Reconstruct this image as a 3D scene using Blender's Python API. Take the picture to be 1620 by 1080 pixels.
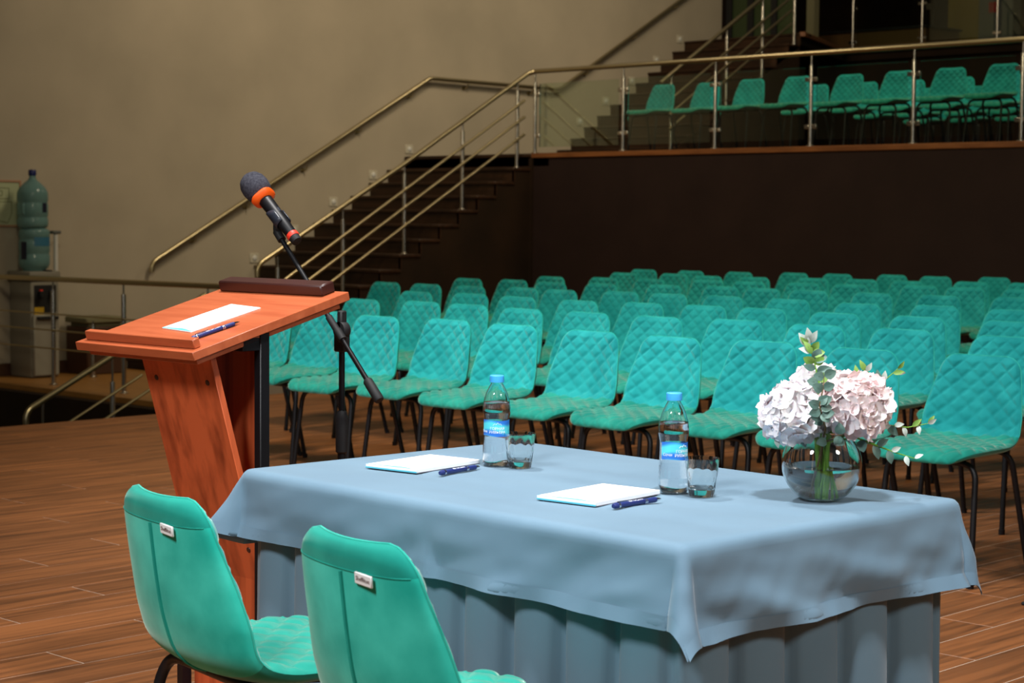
import bpy, bmesh, math, random
from mathutils import Vector, Matrix, noise
random.seed(7)
S = bpy.context.scene
for o in list(bpy.data.objects): bpy.data.objects.remove(o)
C = S.collection
PI = math.pi

# ---------------------------------------------------------------- camera
cd = bpy.data.cameras.new('camera'); cam = bpy.data.objects.new('camera', cd); C.objects.link(cam)
cd.sensor_width = 36.0; cd.lens = 66.45; cd.clip_start = 0.05; cd.clip_end = 200
F0, PITCH, ROLL, YAW = 2990.2, 0.0651, 0.0079, 0.7684
fw = Vector((-math.sin(YAW)*math.cos(PITCH), math.cos(YAW)*math.cos(PITCH), -math.sin(PITCH)))
rt = Vector((math.cos(YAW), math.sin(YAW), 0)); up = rt.cross(fw)
r2 = rt*math.cos(ROLL)+up*math.sin(ROLL); u2 = up*math.cos(ROLL)-rt*math.sin(ROLL)
m3 = Matrix((r2, u2, -fw)).transposed()
cam.matrix_world = Matrix.Translation((0, 0, 1.32)) @ m3.to_4x4()
cd.dof.use_dof = True; cd.dof.focus_distance = 4.4; cd.dof.aperture_fstop = 9.0
S.camera = cam

# ---------------------------------------------------------------- world, lights, exposure
w = bpy.data.worlds.new('hall_ambient'); S.world = w; w.use_nodes = True
bg = w.node_tree.nodes['Background']; bg.inputs[0].default_value = (1.0, 0.86, 0.66, 1); bg.inputs[1].default_value = 0.05
def area(name, loc, tgt, size, power, col=(1, 1, 1), spread=180):
    l = bpy.data.lights.new(name, 'AREA'); l.shape = 'DISK'; l.size = size; l.energy = power; l.color = col
    l.spread = math.radians(spread)
    o = bpy.data.objects.new(name, l); C.objects.link(o); o.location = loc
    o.rotation_euler = (Vector(tgt)-Vector(loc)).to_track_quat('-Z', 'Y').to_euler()
    return o
WARM = (1.0, 0.82, 0.56)
area('stage_key_fill', (-1.3, 2.1, 4.6), (-2.6, 3.0, 0.7), 0.35, 50, (0.97, 0.97, 1.0), 90)
area('stage_key_fill', (-4.3, 3.3, 4.7), (-3.6, 3.3, 0.7), 0.35, 62, (1.0, 0.97, 0.94), 100)
area('stage_key_fill', (-2.2, -0.2, 3.4), (-2.8, 2.5, 0.6), 0.8, 62, (0.96, 0.98, 1.0), 120)  # unseen soft fill added from the camera side
area('stage_key_fill', (1.2, 3.2, 3.2), (-2.2, 3.0, 0.6), 0.8, 22, (1.0, 0.95, 0.9), 100)  # unseen fill added from the right to lift the table's dark side
area('house_lamp', (-6.6, 2.6, 4.9), (-5.9, 6.9, 0.6), 0.6, 72, (0.97, 0.98, 1.0), 75)
area('house_lamp', (-7.5, 5.0, 5.4), (-8.5, 10.5, 0.5), 1.2, 125, (1.0, 0.86, 0.58), 130)
area('house_lamp', (-9.0, 11.5, 5.6), (-9.5, 13.0, 0.4), 1.6, 70, (1.0, 0.82, 0.5), 130)
area('wall_lamp', (-12.6, 12.5, 6.6), (-17.3, 15.5, 1.6), 1.5, 125, WARM, 150)
area('wall_lamp', (-13.4, 18.2, 6.6), (-17.0, 19.0, 3.0), 1.2, 55, WARM, 160)
area('balcony_lamp', (-10.0, 16.6, 6.6), (-11.5, 18.4, 2.4), 1.2, 48, (1.0, 0.84, 0.56), 120)
vs = S.view_settings
S.display_settings.display_device = 'sRGB'
vs.view_transform = 'Standard'; vs.look = 'None'; vs.gamma = 1.0; vs.exposure = 0.0
try: vs.use_curve_mapping = False
except Exception: pass
try:
    S.cycles.max_bounces = 16; S.cycles.transmission_bounces = 16; S.cycles.transparent_max_bounces = 24
    S.cycles.sample_clamp_indirect = 6.0
except Exception: pass

# ---------------------------------------------------------------- materials
def sr(r, g, b):
    f = lambda c: (c/255/12.92) if c/255 <= 0.04045 else ((c/255+0.055)/1.055)**2.4
    return (f(r), f(g), f(b), 1.0)
def mat(name, col, rough=0.5, metal=0.0, spec=0.5, **kw):
    m = bpy.data.materials.new(name); m.use_nodes = True
    b = m.node_tree.nodes['Principled BSDF']
    b.inputs['Base Color'].default_value = col; b.inputs['Roughness'].default_value = rough
    b.inputs['Metallic'].default_value = metal; b.inputs['Specular IOR Level'].default_value = spec
    for k, v in kw.items(): b.inputs[k.replace('_', ' ')].default_value = v
    return m
def nodes(m): return m.node_tree.nodes, m.node_tree.links, m.node_tree.nodes['Principled BSDF']
def noise_col(m, c1, c2, scale=(1, 1, 1), ns=5.0, detail=4.0, lo=0.3, hi=0.7, world=False, rand=0.0, bump=0.0, bdist=0.002, dist=0.0):
    N, L, b = nodes(m)
    if world:
        g = N.new('ShaderNodeNewGeometry'); src = g.outputs['Position']
    else:
        g = N.new('ShaderNodeTexCoord'); src = g.outputs['Object']
    mp = N.new('ShaderNodeMapping'); mp.inputs['Scale'].default_value = scale
    if rand:
        oi = N.new('ShaderNodeObjectInfo'); mul = N.new('ShaderNodeMath'); mul.operation = 'MULTIPLY'; mul.inputs[1].default_value = 37.0
        L.new(oi.outputs['Random'], mul.inputs[0])
        va = N.new('ShaderNodeVectorMath'); va.operation = 'ADD'
        L.new(src, va.inputs[0]); L.new(mul.outputs[0], va.inputs[1]); src = va.outputs[0]
    L.new(src, mp.inputs['Vector'])
    n = N.new('ShaderNodeTexNoise'); n.inputs['Scale'].default_value = ns; n.inputs['Detail'].default_value = detail
    n.inputs['Distortion'].default_value = dist
    L.new(mp.outputs[0], n.inputs['Vector'])
    cr = N.new('ShaderNodeValToRGB'); e = cr.color_ramp.elements
    e[0].position = lo; e[0].color = c1; e[1].position = hi; e[1].color = c2
    L.new(n.outputs['Fac'], cr.inputs[0]); out = cr.outputs[0]
    if rand:
        hs = N.new('ShaderNodeHueSaturation'); mr = N.new('ShaderNodeMapRange')
        mr.inputs['To Min'].default_value = 1-rand; mr.inputs['To Max'].default_value = 1+rand
        L.new(oi.outputs['Random'], mr.inputs['Value']); L.new(mr.outputs[0], hs.inputs['Value'])
        L.new(out, hs.inputs['Color']); out = hs.outputs[0]
    L.new(out, b.inputs['Base Color'])
    if bump:
        bp = N.new('ShaderNodeBump'); bp.inputs['Strength'].default_value = bump; bp.inputs['Distance'].default_value = bdist
        L.new(n.outputs['Fac'], bp.inputs['Height']); L.new(bp.outputs[0], b.inputs['Normal'])
    return m
M = {}
def velvet(name, c1, c2, sheen=0.35):
    m = mat(name, c1, 0.85, 0, 0.2, Sheen_Weight=sheen, Sheen_Roughness=0.35)
    m.node_tree.nodes['Principled BSDF'].inputs['Sheen Tint'].default_value = (0.85, 0.95, 0.78, 1)
    return noise_col(m, c1, c2, ns=9, detail=5, lo=0.35, hi=0.68, rand=0.05)
M['velvet'] = velvet('teal_velvet', sr(14, 136, 138), sr(32, 158, 158), 0.8)
M['velvet_seat_shade'] = velvet('teal_velvet_seat_shade', sr(14, 124, 110), sr(34, 148, 130), 0.8)  # same velvet, darker and greener: nap shading of the seats put into the colour
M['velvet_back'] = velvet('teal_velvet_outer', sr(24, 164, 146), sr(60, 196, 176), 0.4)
M['velvet_hem'] = velvet('teal_velvet_hem', sr(14, 132, 118), sr(28, 152, 134), 0.25)
M['black'] = mat('black_powder_coat', sr(14, 14, 17), 0.45, 0, 0.35)
M['blackm'] = mat('black_matte', sr(16, 16, 18), 0.7)
M['steel'] = mat('brushed_steel', sr(190, 186, 178), 0.24, 1.0)
M['brass'] = mat('polished_handrail_steel', sr(190, 176, 140), 0.34, 1.0)
M['chrome'] = mat('chrome', sr(225, 225, 228), 0.12, 1.0)
M['plaster'] = noise_col(mat('cream_plaster', sr(178, 164, 140), 0.85, 0, 0.2), sr(170, 160, 142), sr(182, 171, 152), ns=1.2, world=True)
M['brownwall'] = noise_col(mat('dark_brown_wall', sr(38, 25, 22), 0.8, 0, 0.2), sr(35, 23, 21), sr(41, 28, 25), ns=2.0, world=True)
M['darkwall'] = noise_col(mat('near_black_brown_wall', sr(34, 22, 12), 0.8, 0, 0.2), sr(28, 18, 9), sr(40, 26, 14), ns=2.0, world=True)
M['stairwood'] = noise_col(mat('dark_stair_wood', sr(60, 38, 22), 0.55, 0, 0.3), sr(38, 23, 13), sr(58, 36, 20), scale=(1, 6, 6), ns=3, world=True)
M['nosing'] = noise_col(mat('oak_nosing', sr(120, 72, 34), 0.5), sr(104, 60, 27), sr(136, 84, 42), scale=(1, 8, 8), ns=3, world=True)
M['plank'] = noise_col(mat('wood_plank', sr(140, 84, 48), 0.5, 0, 0.35), sr(92, 55, 29), sr(148, 91, 50), scale=(11, 0.6, 1), ns=2.6, detail=9, lo=0.3, hi=0.62, world=True, rand=0.13, bump=0.15, dist=0.6)
M['grout'] = mat('pale_grout', sr(186, 164, 144), 0.9)
M['floor2'] = noise_col(mat('lower_floor_boards', sr(150, 104, 46), 0.5), sr(138, 94, 40), sr(160, 112, 52), scale=(1, 6, 1), ns=3, world=True)
M['baseboard'] = mat('dark_baseboard', sr(70, 42, 24), 0.6)
M['cherry'] = noise_col(mat('cherry_veneer', sr(190, 92, 50), 0.36, 0, 0.45), sr(140, 58, 30), sr(206, 98, 55), scale=(13, 13, 0.30), ns=2.0, detail=6, lo=0.26, hi=0.55, dist=0.25)
M['cherry_top'] = noise_col(mat('cherry_veneer_top', sr(196, 98, 52), 0.36, 0, 0.45), sr(164, 78, 44), sr(188, 98, 60), scale=(1.4, 12, 12), ns=2.4, detail=6, lo=0.25, hi=0.7, dist=0.8)
M['mahog'] = mat('dark_mahogany_bar', sr(58, 30, 26), 0.35)
def cloth(name, c1, c2):
    m = mat(name, c1, 0.7, 0, 0.25, Sheen_Weight=0.25, Sheen_Roughness=0.4)
    N, L, b = nodes(m)
    noise_col(m, c1, c2, ns=3, detail=3)
    tc = N.new('ShaderNodeTexCoord'); n2 = N.new('ShaderNodeTexNoise'); n2.inputs['Scale'].default_value = 700
    L.new(tc.outputs['Object'], n2.inputs['Vector'])
    bp = N.new('ShaderNodeBump'); bp.inputs['Strength'].default_value = 0.12; bp.inputs['Distance'].default_value = 0.001
    L.new(n2.outputs['Fac'], bp.inputs['Height']); L.new(bp.outputs[0], b.inputs['Normal'])
    return m
M['cloth'] = cloth('blue_grey_cloth', sr(96, 124, 143), sr(104, 133, 152))
M['skirt'] = cloth('blue_grey_skirt', sr(92, 120, 136), sr(100, 128, 144))
M['paper'] = mat('white_paper', sr(244, 244, 244), 0.8)
M['teal_print'] = mat('teal_print', sr(90, 190, 210), 0.7)
M['grey_card'] = mat('grey_card_back', sr(130, 122, 130), 0.8)
M['navy'] = mat('navy_rubber', sr(30, 44, 104), 0.45)
M['white_ink'] = mat('white_ink', sr(235, 238, 242), 0.6)
M['brown_ink'] = mat('brown_ink', sr(90, 60, 50), 0.7)
M['tag'] = mat('white_woven_tag', sr(222, 222, 220), 0.8)
M['foam'] = noise_col(mat('dark_grey_foam', sr(62, 62, 70), 0.95, 0, 0.1), sr(48, 48, 56), sr(72, 72, 80), ns=160, detail=2, bump=0.5, bdist=0.001)
M['orange'] = mat('orange_rubber', sr(255, 96, 10), 0.5)
M['red'] = mat('red_band', sr(250, 60, 40), 0.5)
M['clip'] = mat('blue_grey_plastic', sr(38, 42, 52), 0.38)
M['capblue'] = mat('bright_blue_plastic', sr(70, 170, 236), 0.35)
def label_mat():
    m = mat('bottle_label', sr(70, 180, 220), 0.4)
    N, L, b = nodes(m)
    tc = N.new('ShaderNodeTexCoord'); wv = N.new('ShaderNodeTexWave'); wv.inputs['Scale'].default_value = 9; wv.inputs['Distortion'].default_value = 6
    wv.inputs['Detail'].default_value = 1.0; wv.bands_direction = 'Z'; wv.inputs['Detail Scale'].default_value = 1.0
    L.new(tc.outputs['Object'], wv.inputs['Vector'])
    cr = N.new('ShaderNodeValToRGB'); e = cr.color_ramp.elements
    e[0].color = sr(40, 110, 200); e[1].color = sr(80, 205, 220); e[0].position = 0.1; e[1].position = 0.7
    L.new(wv.outputs['Fac'], cr.inputs[0]); L.new(cr.outputs[0], b.inputs['Base Color'])
    return m
M['label'] = label_mat()
def glass(name, col=(1, 1, 1, 1), ior=1.45, rough=0.0):
    m = mat(name, col, rough, 0, 0.5, IOR=ior, Transmission_Weight=1.0); return m
M['glass'] = glass('clear_glass', (0.97, 0.99, 0.985, 1), 1.47)
M['pet'] = glass('clear_plastic', (0.985, 0.995, 1, 1), 1.38)
M['water'] = glass('water', (0.97, 0.99, 1, 1), 1.33)
def pane(name, tint, refl=0.08):
    m = bpy.data.materials.new(name); m.use_nodes = True; N = m.node_tree.nodes; L = m.node_tree.links; N.clear()
    o = N.new('ShaderNodeOutputMaterial'); mx = N.new('ShaderNodeMixShader'); t = N.new('ShaderNodeBsdfTransparent'); g = N.new('ShaderNodeBsdfGlossy')
    fr = N.new('ShaderNodeFresnel'); fr.inputs[0].default_value = 1.45
    t.inputs[0].default_value = tint; g.inputs[0].default_value = (0.9, 0.95, 0.9, 1); g.inputs['Roughness'].default_value = 0.03
    L.new(fr.outputs[0], mx.inputs[0]); L.new(t.outputs[0], mx.inputs[1]); L.new(g.outputs[0], mx.inputs[2]); L.new(mx.outputs[0], o.inputs[0])
    return m
M['pane'] = pane('balustrade_glass', (0.88, 0.93, 0.88, 1))
M['petal'] = noise_col(mat('blush_white_petal', sr(250, 236, 236), 0.6, 0, 0.2, Subsurface_Weight=0.15), sr(246, 222, 222), sr(252, 244, 244), ns=14, world=True)
M['petal2'] = noise_col(mat('white_petal', sr(250, 244, 246), 0.6, 0, 0.2, Subsurface_Weight=0.15), sr(248, 236, 240), sr(253, 250, 250), ns=14, world=True)
M['floret_eye'] = mat('floret_eye', sr(200, 150, 160), 0.6)
M['leaf_grey'] = noise_col(mat('eucalyptus_leaf', sr(90, 122, 112), 0.5), sr(70, 104, 96), sr(112, 142, 130), ns=30)
M['leaf_green'] = noise_col(mat('fresh_green_leaf', sr(120, 160, 70), 0.5), sr(96, 140, 56), sr(146, 180, 90), ns=30)
M['leaf_pale'] = noise_col(mat('pale_leaf', sr(190, 204, 196), 0.55), sr(170, 188, 178), sr(206, 216, 208), ns=30)
M['stem'] = mat('green_stem', sr(112, 164, 44), 0.5)
M['stem_brown'] = mat('brown_stem', sr(104, 84, 50), 0.6)
M['cooler'] = mat('grey_cooler_plastic', sr(128, 124, 112), 0.5)
M['cooler2'] = mat('pale_grey_cooler_front', sr(146, 142, 130), 0.5)
M['jug'] = mat('blue_green_polycarbonate', sr(120, 160, 160), 0.15, 0, 0.5, Transmission_Weight=0.35, IOR=1.3)
M['juglabel'] = mat('blue_jug_label', sr(50, 110, 140), 0.5)
M['jugdark'] = mat('dark_label', sr(20, 26, 50), 0.5)
M['jugcap'] = mat('dark_blue_cap', sr(16, 28, 96), 0.4)
M['yellow'] = mat('yellow_sticker', sr(200, 160, 30), 0.6)
M['white_pl'] = mat('white_plastic', sr(205, 205, 200), 0.5)
M['poster'] = mat('pale_green_poster', sr(178, 186, 150), 0.7)
M['poster_frame'] = mat('pinkish_frame', sr(176, 132, 104), 0.6)
M['poster_ink'] = mat('poster_ink', sr(120, 126, 90), 0.7)
M['switch'] = mat('cream_plate', sr(196, 190, 172), 0.5)
M['lens'] = mat('frosted_lens', sr(214, 214, 210), 0.3)
M['column'] = mat('beige_column', sr(120, 116, 86), 0.8)
M['greenpane'] = mat('dull_green_glass', sr(52, 66, 40), 0.15, 0, 0.5)
M['desk'] = mat('tan_desk_front', sr(92, 66, 32), 0.6)
M['yellowwall'] = mat('yellow_panel', sr(120, 102, 40), 0.8)
M['greybox'] = mat('grey_cabinet', sr(92, 96, 92), 0.6)
M['redsign'] = mat('red_sign', sr(150, 24, 20), 0.6)

# ---------------------------------------------------------------- mesh helpers
class MB:
    def __init__(s): s.v = []; s.f = []; s.m = []
    def add(s, V, Fs, mi=0):
        b = len(s.v); s.v += [tuple(p) for p in V]; s.f += [tuple(i+b for i in f) for f in Fs]; s.m += [mi]*len(Fs); return s
    def box(s, x0, x1, y0, y1, z0, z1, mi=0, mtx=None):
        V = [(x, y, z) for z in (z0, z1) for y in (y0, y1) for x in (x0, x1)]
        if mtx: V = [tuple(mtx @ Vector(p)) for p in V]
        return s.add(V, [(0, 2, 3, 1), (4, 5, 7, 6), (0, 1, 5, 4), (2, 6, 7, 3), (0, 4, 6, 2), (1, 3, 7, 5)], mi)
    def cbox(s, x0, x1, y0, y1, z0, z1, c=0.004, mi=0, mtx=None, seg=1):
        bm = bmesh.new(); bmesh.ops.create_cube(bm, size=1)
        for p in bm.verts: p.co = Vector((x0+(p.co.x+.5)*(x1-x0), y0+(p.co.y+.5)*(y1-y0), z0+(p.co.z+.5)*(z1-z0)))
        bmesh.ops.bevel(bm, geom=list(bm.edges), offset=c, segments=seg, affect='EDGES', profile=0.5)
        bm.verts.index_update(); V = [p.co.copy() for p in bm.verts]
        if mtx: V = [mtx @ p for p in V]
        s.add(V, [[q.index for q in f.verts] for f in bm.faces], mi); bm.free(); return s
    def tube(s, pts, r, n=10, mi=0, cap=True, closed=False):
        P = [Vector(p) for p in pts]; k = len(P); rr = r if isinstance(r, (list, tuple)) else [r]*k
        T = []
        for i in range(k):
            a = P[max(i-1, 0)] if not closed else P[i-1]; b = P[min(i+1, k-1)] if not closed else P[(i+1) % k]
            T.append((b-a).normalized())
        u = T[0].orthogonal().normalized(); V = []
        for i in range(k):
            if i:
                u = T[i-1].rotation_difference(T[i]) @ u
            u = (u-T[i]*u.dot(T[i])).normalized()
            wv = T[i].cross(u)
            V += [P[i]+(u*math.cos(2*PI*j/n)+wv*math.sin(2*PI*j/n))*rr[i] for j in range(n)]
        Fs = [(i*n+j, i*n+(j+1) % n, (i+1)*n+(j+1) % n, (i+1)*n+j) for i in range(k-1) for j in range(n)]
        if closed: Fs += [((k-1)*n+j, (k-1)*n+(j+1) % n, (j+1) % n, j) for j in range(n)]
        elif cap: Fs += [tuple(range(n-1, -1, -1)), tuple((k-1)*n+j for j in range(n))]
        return s.add(V, Fs, mi)
    def lathe(s, prof, n=32, c=(0, 0, 0), mi=0, mod=None):
        V = []
        for (r, z) in prof:
            for j in range(n):
                a = 2*PI*j/n; q = r*(mod(a, z) if mod else 1)
                V.append((c[0]+q*math.cos(a), c[1]+q*math.sin(a), c[2]+z))
        k = len(prof)
        Fs = [(i*n+j, i*n+(j+1) % n, (i+1)*n+(j+1) % n, (i+1)*n+j) for i in range(k-1) for j in range(n)]
        if prof[0][0] > 1e-6: Fs.append(tuple(range(n-1, -1, -1)))
        if prof[-1][0] > 1e-6: Fs.append(tuple((k-1)*n+j for j in range(n)))
        return s.add(V, Fs, mi)
    def grid(s, fn, nu, nv, mi=0):
        V = [fn(i/(nu-1), j/(nv-1)) for j in range(nv) for i in range(nu)]
        return s.add(V, [(j*nu+i, j*nu+i+1, (j+1)*nu+i+1, (j+1)*nu+i) for j in range(nv-1) for i in range(nu-1)], mi)
    def xf(s, mtx, start=0):
        for i in range(start, len(s.v)): s.v[i] = tuple(mtx @ Vector(s.v[i]))
        return s
    def mesh(s, name, mats, smooth=True, ang=0.7):
        me = bpy.data.meshes.new(name); me.from_pydata(s.v, [], s.f)
        for m in (mats if isinstance(mats, (list, tuple)) else [mats]): me.materials.append(M[m] if isinstance(m, str) else m)
        me.polygons.foreach_set('material_index', s.m)
        me.validate(); 
        if smooth:
            me.polygons.foreach_set('use_smooth', [True]*len(me.polygons))
            try: me.set_sharp_from_angle(angle=ang)
            except Exception: pass
        me.update(); return me
    def build(s, name, mats, parent=None, smooth=True, ang=0.7):
        return link(name, s.mesh(name, mats, smooth, ang), parent)
def link(name, me, parent=None, loc=None):
    o = bpy.data.objects.new(name, me); C.objects.link(o)
    if parent: o.parent = parent
    if loc: o.location = loc
    return o
def tag(o, label, cat, group=None):
    o['label'] = label; o['category'] = cat
    if group: o['group'] = group
    return o
def thing(name, label, cat, loc=(0, 0, 0), rz=0, group=None):
    o = bpy.data.objects.new(name, None); C.objects.link(o); o.empty_display_size = 0.05
    o.location = loc; o.rotation_euler = (0, 0, rz); return tag(o, label, cat, group)
def struct(o): o['kind'] = 'structure'; return o
def copy_tree(o, parent=None):
    c = o.copy(); C.objects.link(c); c.parent = parent
    for ch in list(o.children): copy_tree(ch, c)
    return c
def arc_corner(a, b, c, r, n=6):
    """points rounding the corner a-b-c with radius r"""
    a, b, c = Vector(a), Vector(b), Vector(c); d1 = (a-b).normalized(); d2 = (c-b).normalized()
    p, q = b+d1*r, b+d2*r; return [tuple((1-t)**2*p+2*t*(1-t)*b+t*t*q) for t in [i/n for i in range(n+1)]]
def text_mesh(txt, size, depth=0.0002, mtx=None):
    cu = bpy.data.curves.new('txt', 'FONT'); cu.body = txt; cu.size = size; cu.extrude = depth; cu.align_x = 'CENTER'; cu.align_y = 'CENTER'; cu.resolution_u = 2
    o = bpy.data.objects.new('txt', cu); C.objects.link(o)
    bpy.context.view_layer.update()
    dg = bpy.context.evaluated_depsgraph_get(); me = bpy.data.meshes.new_from_object(o.evaluated_get(dg))
    V = [v.co.copy() for v in me.vertices]; Fs = [tuple(p.vertices) for p in me.polygons]
    bpy.data.objects.remove(o); bpy.data.meshes.remove(me)
    if mtx: V = [mtx @ v for v in V]
    return V, Fs

# ================================================================ SETTING
X0W, YB = -17.33, 16.0
RISE, RUN = 0.1637, 0.294
ZL = 2.075                                   # balcony floor
LOW = -0.35                                  # lower floor by the left wall
PW = 0.203; PL = 1.21; PX = -4.73
XE = PX-PW*28                                # stage edge (-10.414)
XB = PX-PW*43
# floor slab (top of the slab is the grout between the planks)
fb = MB()
fb.box(XE, 1.2, -1.0, YB, -0.30, -0.0013); fb.box(XB, XE, 9.95, YB, -0.30, -0.0013); fb.box(PX-PW*31, XE, 8.1, 9.95, -0.30, -0.0013)
floor = struct(fb.build('floor', 'grout', smooth=False))
def inside(x, y):
    if -1 <= y <= YB and XE-1e-3 <= x <= 1.2: return True
    if 9.95 <= y <= YB and XB-1e-3 <= x <= XE: return True
    return 8.1 <= y <= 9.95 and PX-PW*31-1e-3 <= x <= XE
def project(x, y, z):
    d = Vector((x, y, z-1.32)); k = d.dot(fw)
    if k < 0.2: return None
    return 810+F0*d.dot(r2)/k, 540-F0*d.dot(u2)/k, k
def plank_mb(mb, w_, l_, ox=0, oy=0):
    c = 0.0016; g = 0.0024; x0, x1, y0, y1 = ox+g, ox+w_-g, oy+g, oy+l_-g
    V = [(x0, y0, -0.02), (x1, y0, -0.02), (x1, y1, -0.02), (x0, y1, -0.02), (x0, y0, -c), (x1, y0, -c), (x1, y1, -c), (x0, y1, -c),
         (x0+c, y0+c, 0), (x1-c, y0+c, 0), (x1-c, y1-c, 0), (x0+c, y1-c, 0)]
    mb.add(V, [(0, 1, 5, 4), (1, 2, 6, 5), (2, 3, 7, 6), (3, 0, 4, 7), (4, 5, 9, 8), (5, 6, 10, 9), (6, 7, 11, 10), (7, 4, 8, 11), (8, 9, 10, 11)])
cells = []
for k in range(-43, 30):
    x = PX+PW*k
    if x+PW > 1.2: continue
    lo = -1.0 if k >= -28 else (8.1 if k >= -31 else 9.95)
    off = (k*0.377*PL) % PL; y = lo-off
    while y < YB:
        a, b = max(y, lo), min(y+PL, YB)
        if b-a > 0.02: cells.append((x, a, b-a))
        y += PL
def score(c):
    p = project(c[0]+PW/2, c[1]+c[2]/2, 0)
    if not p: return 1e9
    out = max(0, -60-p[0], p[0]-1680, p[1]-1180, 440-p[1])
    under_table = 3.0 if (-3.3 < c[0]+PW/2 < -2.0 and 2.6 < c[1]+c[2]/2 < 3.4) else 0
    return p[2]+out*0.05+under_table
cells.sort(key=score)
pm = {}
for (x, a, l_) in cells[:300]:
    key = round(l_, 3)
    if key not in pm:
        b = MB(); plank_mb(b, PW, l_); pm[key] = b.mesh('plank', 'plank', smooth=False)
    link('plank', pm[key], floor, (x, a, 0))
fb = MB()
for (x, a, l_) in cells[300:]: plank_mb(fb, PW, l_, x, a)
fp = fb.build('distant_planks', 'plank', floor, smooth=False); fp['kind'] = 'stuff'

# lower floor and stair pit at the far left
fl = MB(); fl.box(X0W, XB, 9.95, YB, LOW-0.12, LOW); fl.box(X0W, XB, 9.93, 9.95, LOW-0.05, LOW)
struct(fl.build('floor', 'floor2', smooth=False))
b = MB(); b.box(X0W, XE, -1.2, 9.95, -1.75, -1.65); struct(b.build('floor', 'darkwall', smooth=False))
b = MB(); b.box(X0W, PX-PW*31, 9.80, 9.93, -1.65, LOW-0.05); struct(b.build('wall_pit', 'darkwall', smooth=False))
b = MB(); b.box(XE-0.02, XE+0.1, -1.0, 9.9, -1.65, -0.30); struct(b.build('wall_stage', 'darkwall', smooth=False))
b = MB(); b.box(X0W-0.25, X0W, -1.2, 22.32, -1.75, 7.2); struct(b.build('wall_left', 'plaster', smooth=False))
b = MB(); b.cbox(X0W, X0W+0.025, 9.95, 11.6, LOW, LOW+0.13, 0.005); struct(b.build('baseboard_left', 'baseboard', smooth=False))
b = MB(); b.box(X0W-0.25, X0W, 22.33, 28.4, ZL-0.2, 7.2); struct(b.build('wall_side', 'darkwall', smooth=False))
# brown back wall below the balcony, with its oak nosing and the corner strip
b = MB(); b.box(-15.17, 1.2, YB, YB+0.2, -0.35, ZL-0.06); struct(b.build('wall_back', 'brownwall', smooth=False))
b = MB(); b.cbox(-15.17, 1.2, YB-0.02, YB+0.14, ZL-0.06, ZL, 0.008); struct(b.build('trim_1', 'nosing'))
b = MB(); b.box(-15.19, -15.14, YB-0.03, YB, -0.3, ZL-0.06); struct(b.build('trim_2', 'darkwall', smooth=False))
b = MB(); b.box(X0W, -14.9, YB, 24.3, ZL-0.15, ZL-0.003); b.box(-14.9, 1.2, YB+0.14, 24.3, ZL-0.15, ZL-0.003); struct(b.build('floor', 'darkwall', smooth=False))
# gallery above the balcony
b = MB(); b.box(X0W, 1.2, 24.25, 24.45, ZL, 3.72); struct(b.build('wall_rear', 'darkwall', smooth=False))
ZG = 3.88
b = MB()
poly = [(X0W, 21.46), (-15.3, 21.46), (-16.4, 24.15), (1.2, 24.15), (1.2, 28.4), (X0W, 28.4)]
n = len(poly)
b.add([(x, y, ZG-0.16) for x, y in poly]+[(x, y, ZG-0.001) for x, y in poly],
      [tuple(range(n-1, -1, -1)), tuple(range(n, 2*n))]+[(i, (i+1) % n, n+(i+1) % n, n+i) for i in range(n)])
struct(b.build('floor', 'darkwall', smooth=False))
b = MB()
for (p, q) in (((-15.28, 21.46), (-16.38, 24.13)), ((-16.38, 24.13), (1.2, 24.13))):
    d = Vector((q[0]-p[0], q[1]-p[1], 0)); L_ = d.length
    b.cbox(0, L_, -0.05, 0.03, -0.05, 0.012, 0.005, mtx=Matrix.Translation((p[0], p[1], ZG)) @ Matrix.Rotation(math.atan2(d.y, d.x), 4, 'Z'))
struct(b.build('trim_3', 'nosing'))
b = MB(); b.box(X0W-0.3, 1.2, 28.2, 28.4, 3.0, 7.2); struct(b.build('wall_upper', 'blackm', smooth=False))

# ================================================================ STAIRS
st = thing('staircase', 'dark brown lower staircase rising along the cream left wall to the balcony', 'stairs', (X0W, 16.0, LOW))
XR = -15.17
for j in range(15):
    z = ZL-0.01-RISE*j; y = YB-RUN*j
    if j == 0: y1 = YB+0.1
    else: y1 = YB-RUN*(j-1)
    b = MB(); b.cbox(0.004, XR-X0W+0.012, y-16.0-0.025, y1-16.0, z-LOW-0.035, z-LOW, 0.006)      # tread
    z0 = max(z-RISE, LOW)
    b.box(0.004, XR-X0W, y-16.0, y-16.0+0.02, z0-LOW, z-LOW-0.035)                                  # riser
    b.build('step', 'stairwood', st)
b = MB()
pts = [(YB+0.1, 0.0)]
for j in range(15):
    z = ZL-0.01-RISE*j-0.035-LOW; y = YB-RUN*j
    pts += [(YB+0.1 if j == 0 else YB-RUN*(j-1), z), (y, z)]
pts.append((YB-RUN*14, 0.0))
sidev = [(XR-X0W-0.03, y-16.0, z) for y, z in pts]+[(XR-X0W-0.002, y-16.0, z) for y, z in pts]; n = len(pts)
b.add(sidev, [tuple(range(n)), tuple(range(2*n-1, n-1, -1))]+[(i, n+i, n+(i+1) % n, (i+1) % n) for i in range(n)])
b.build('stringer', 'darkwall', st, smooth=False)
su = thing('staircase', 'dark brown upper staircase climbing from the balcony to the gallery', 'stairs', (X0W, 18.779, ZL))
for k in range(11):
    z = 0.164*(k+1); y = 0.268*k
    b = MB(); b.cbox(0.004, 2.03, y-0.02, y+0.268, z-0.03, z-0.001, 0.006); b.box(0.004, 2.02, y, y+0.02, z-0.164, z-0.03); b.build('step', 'stairwood', su)
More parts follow.
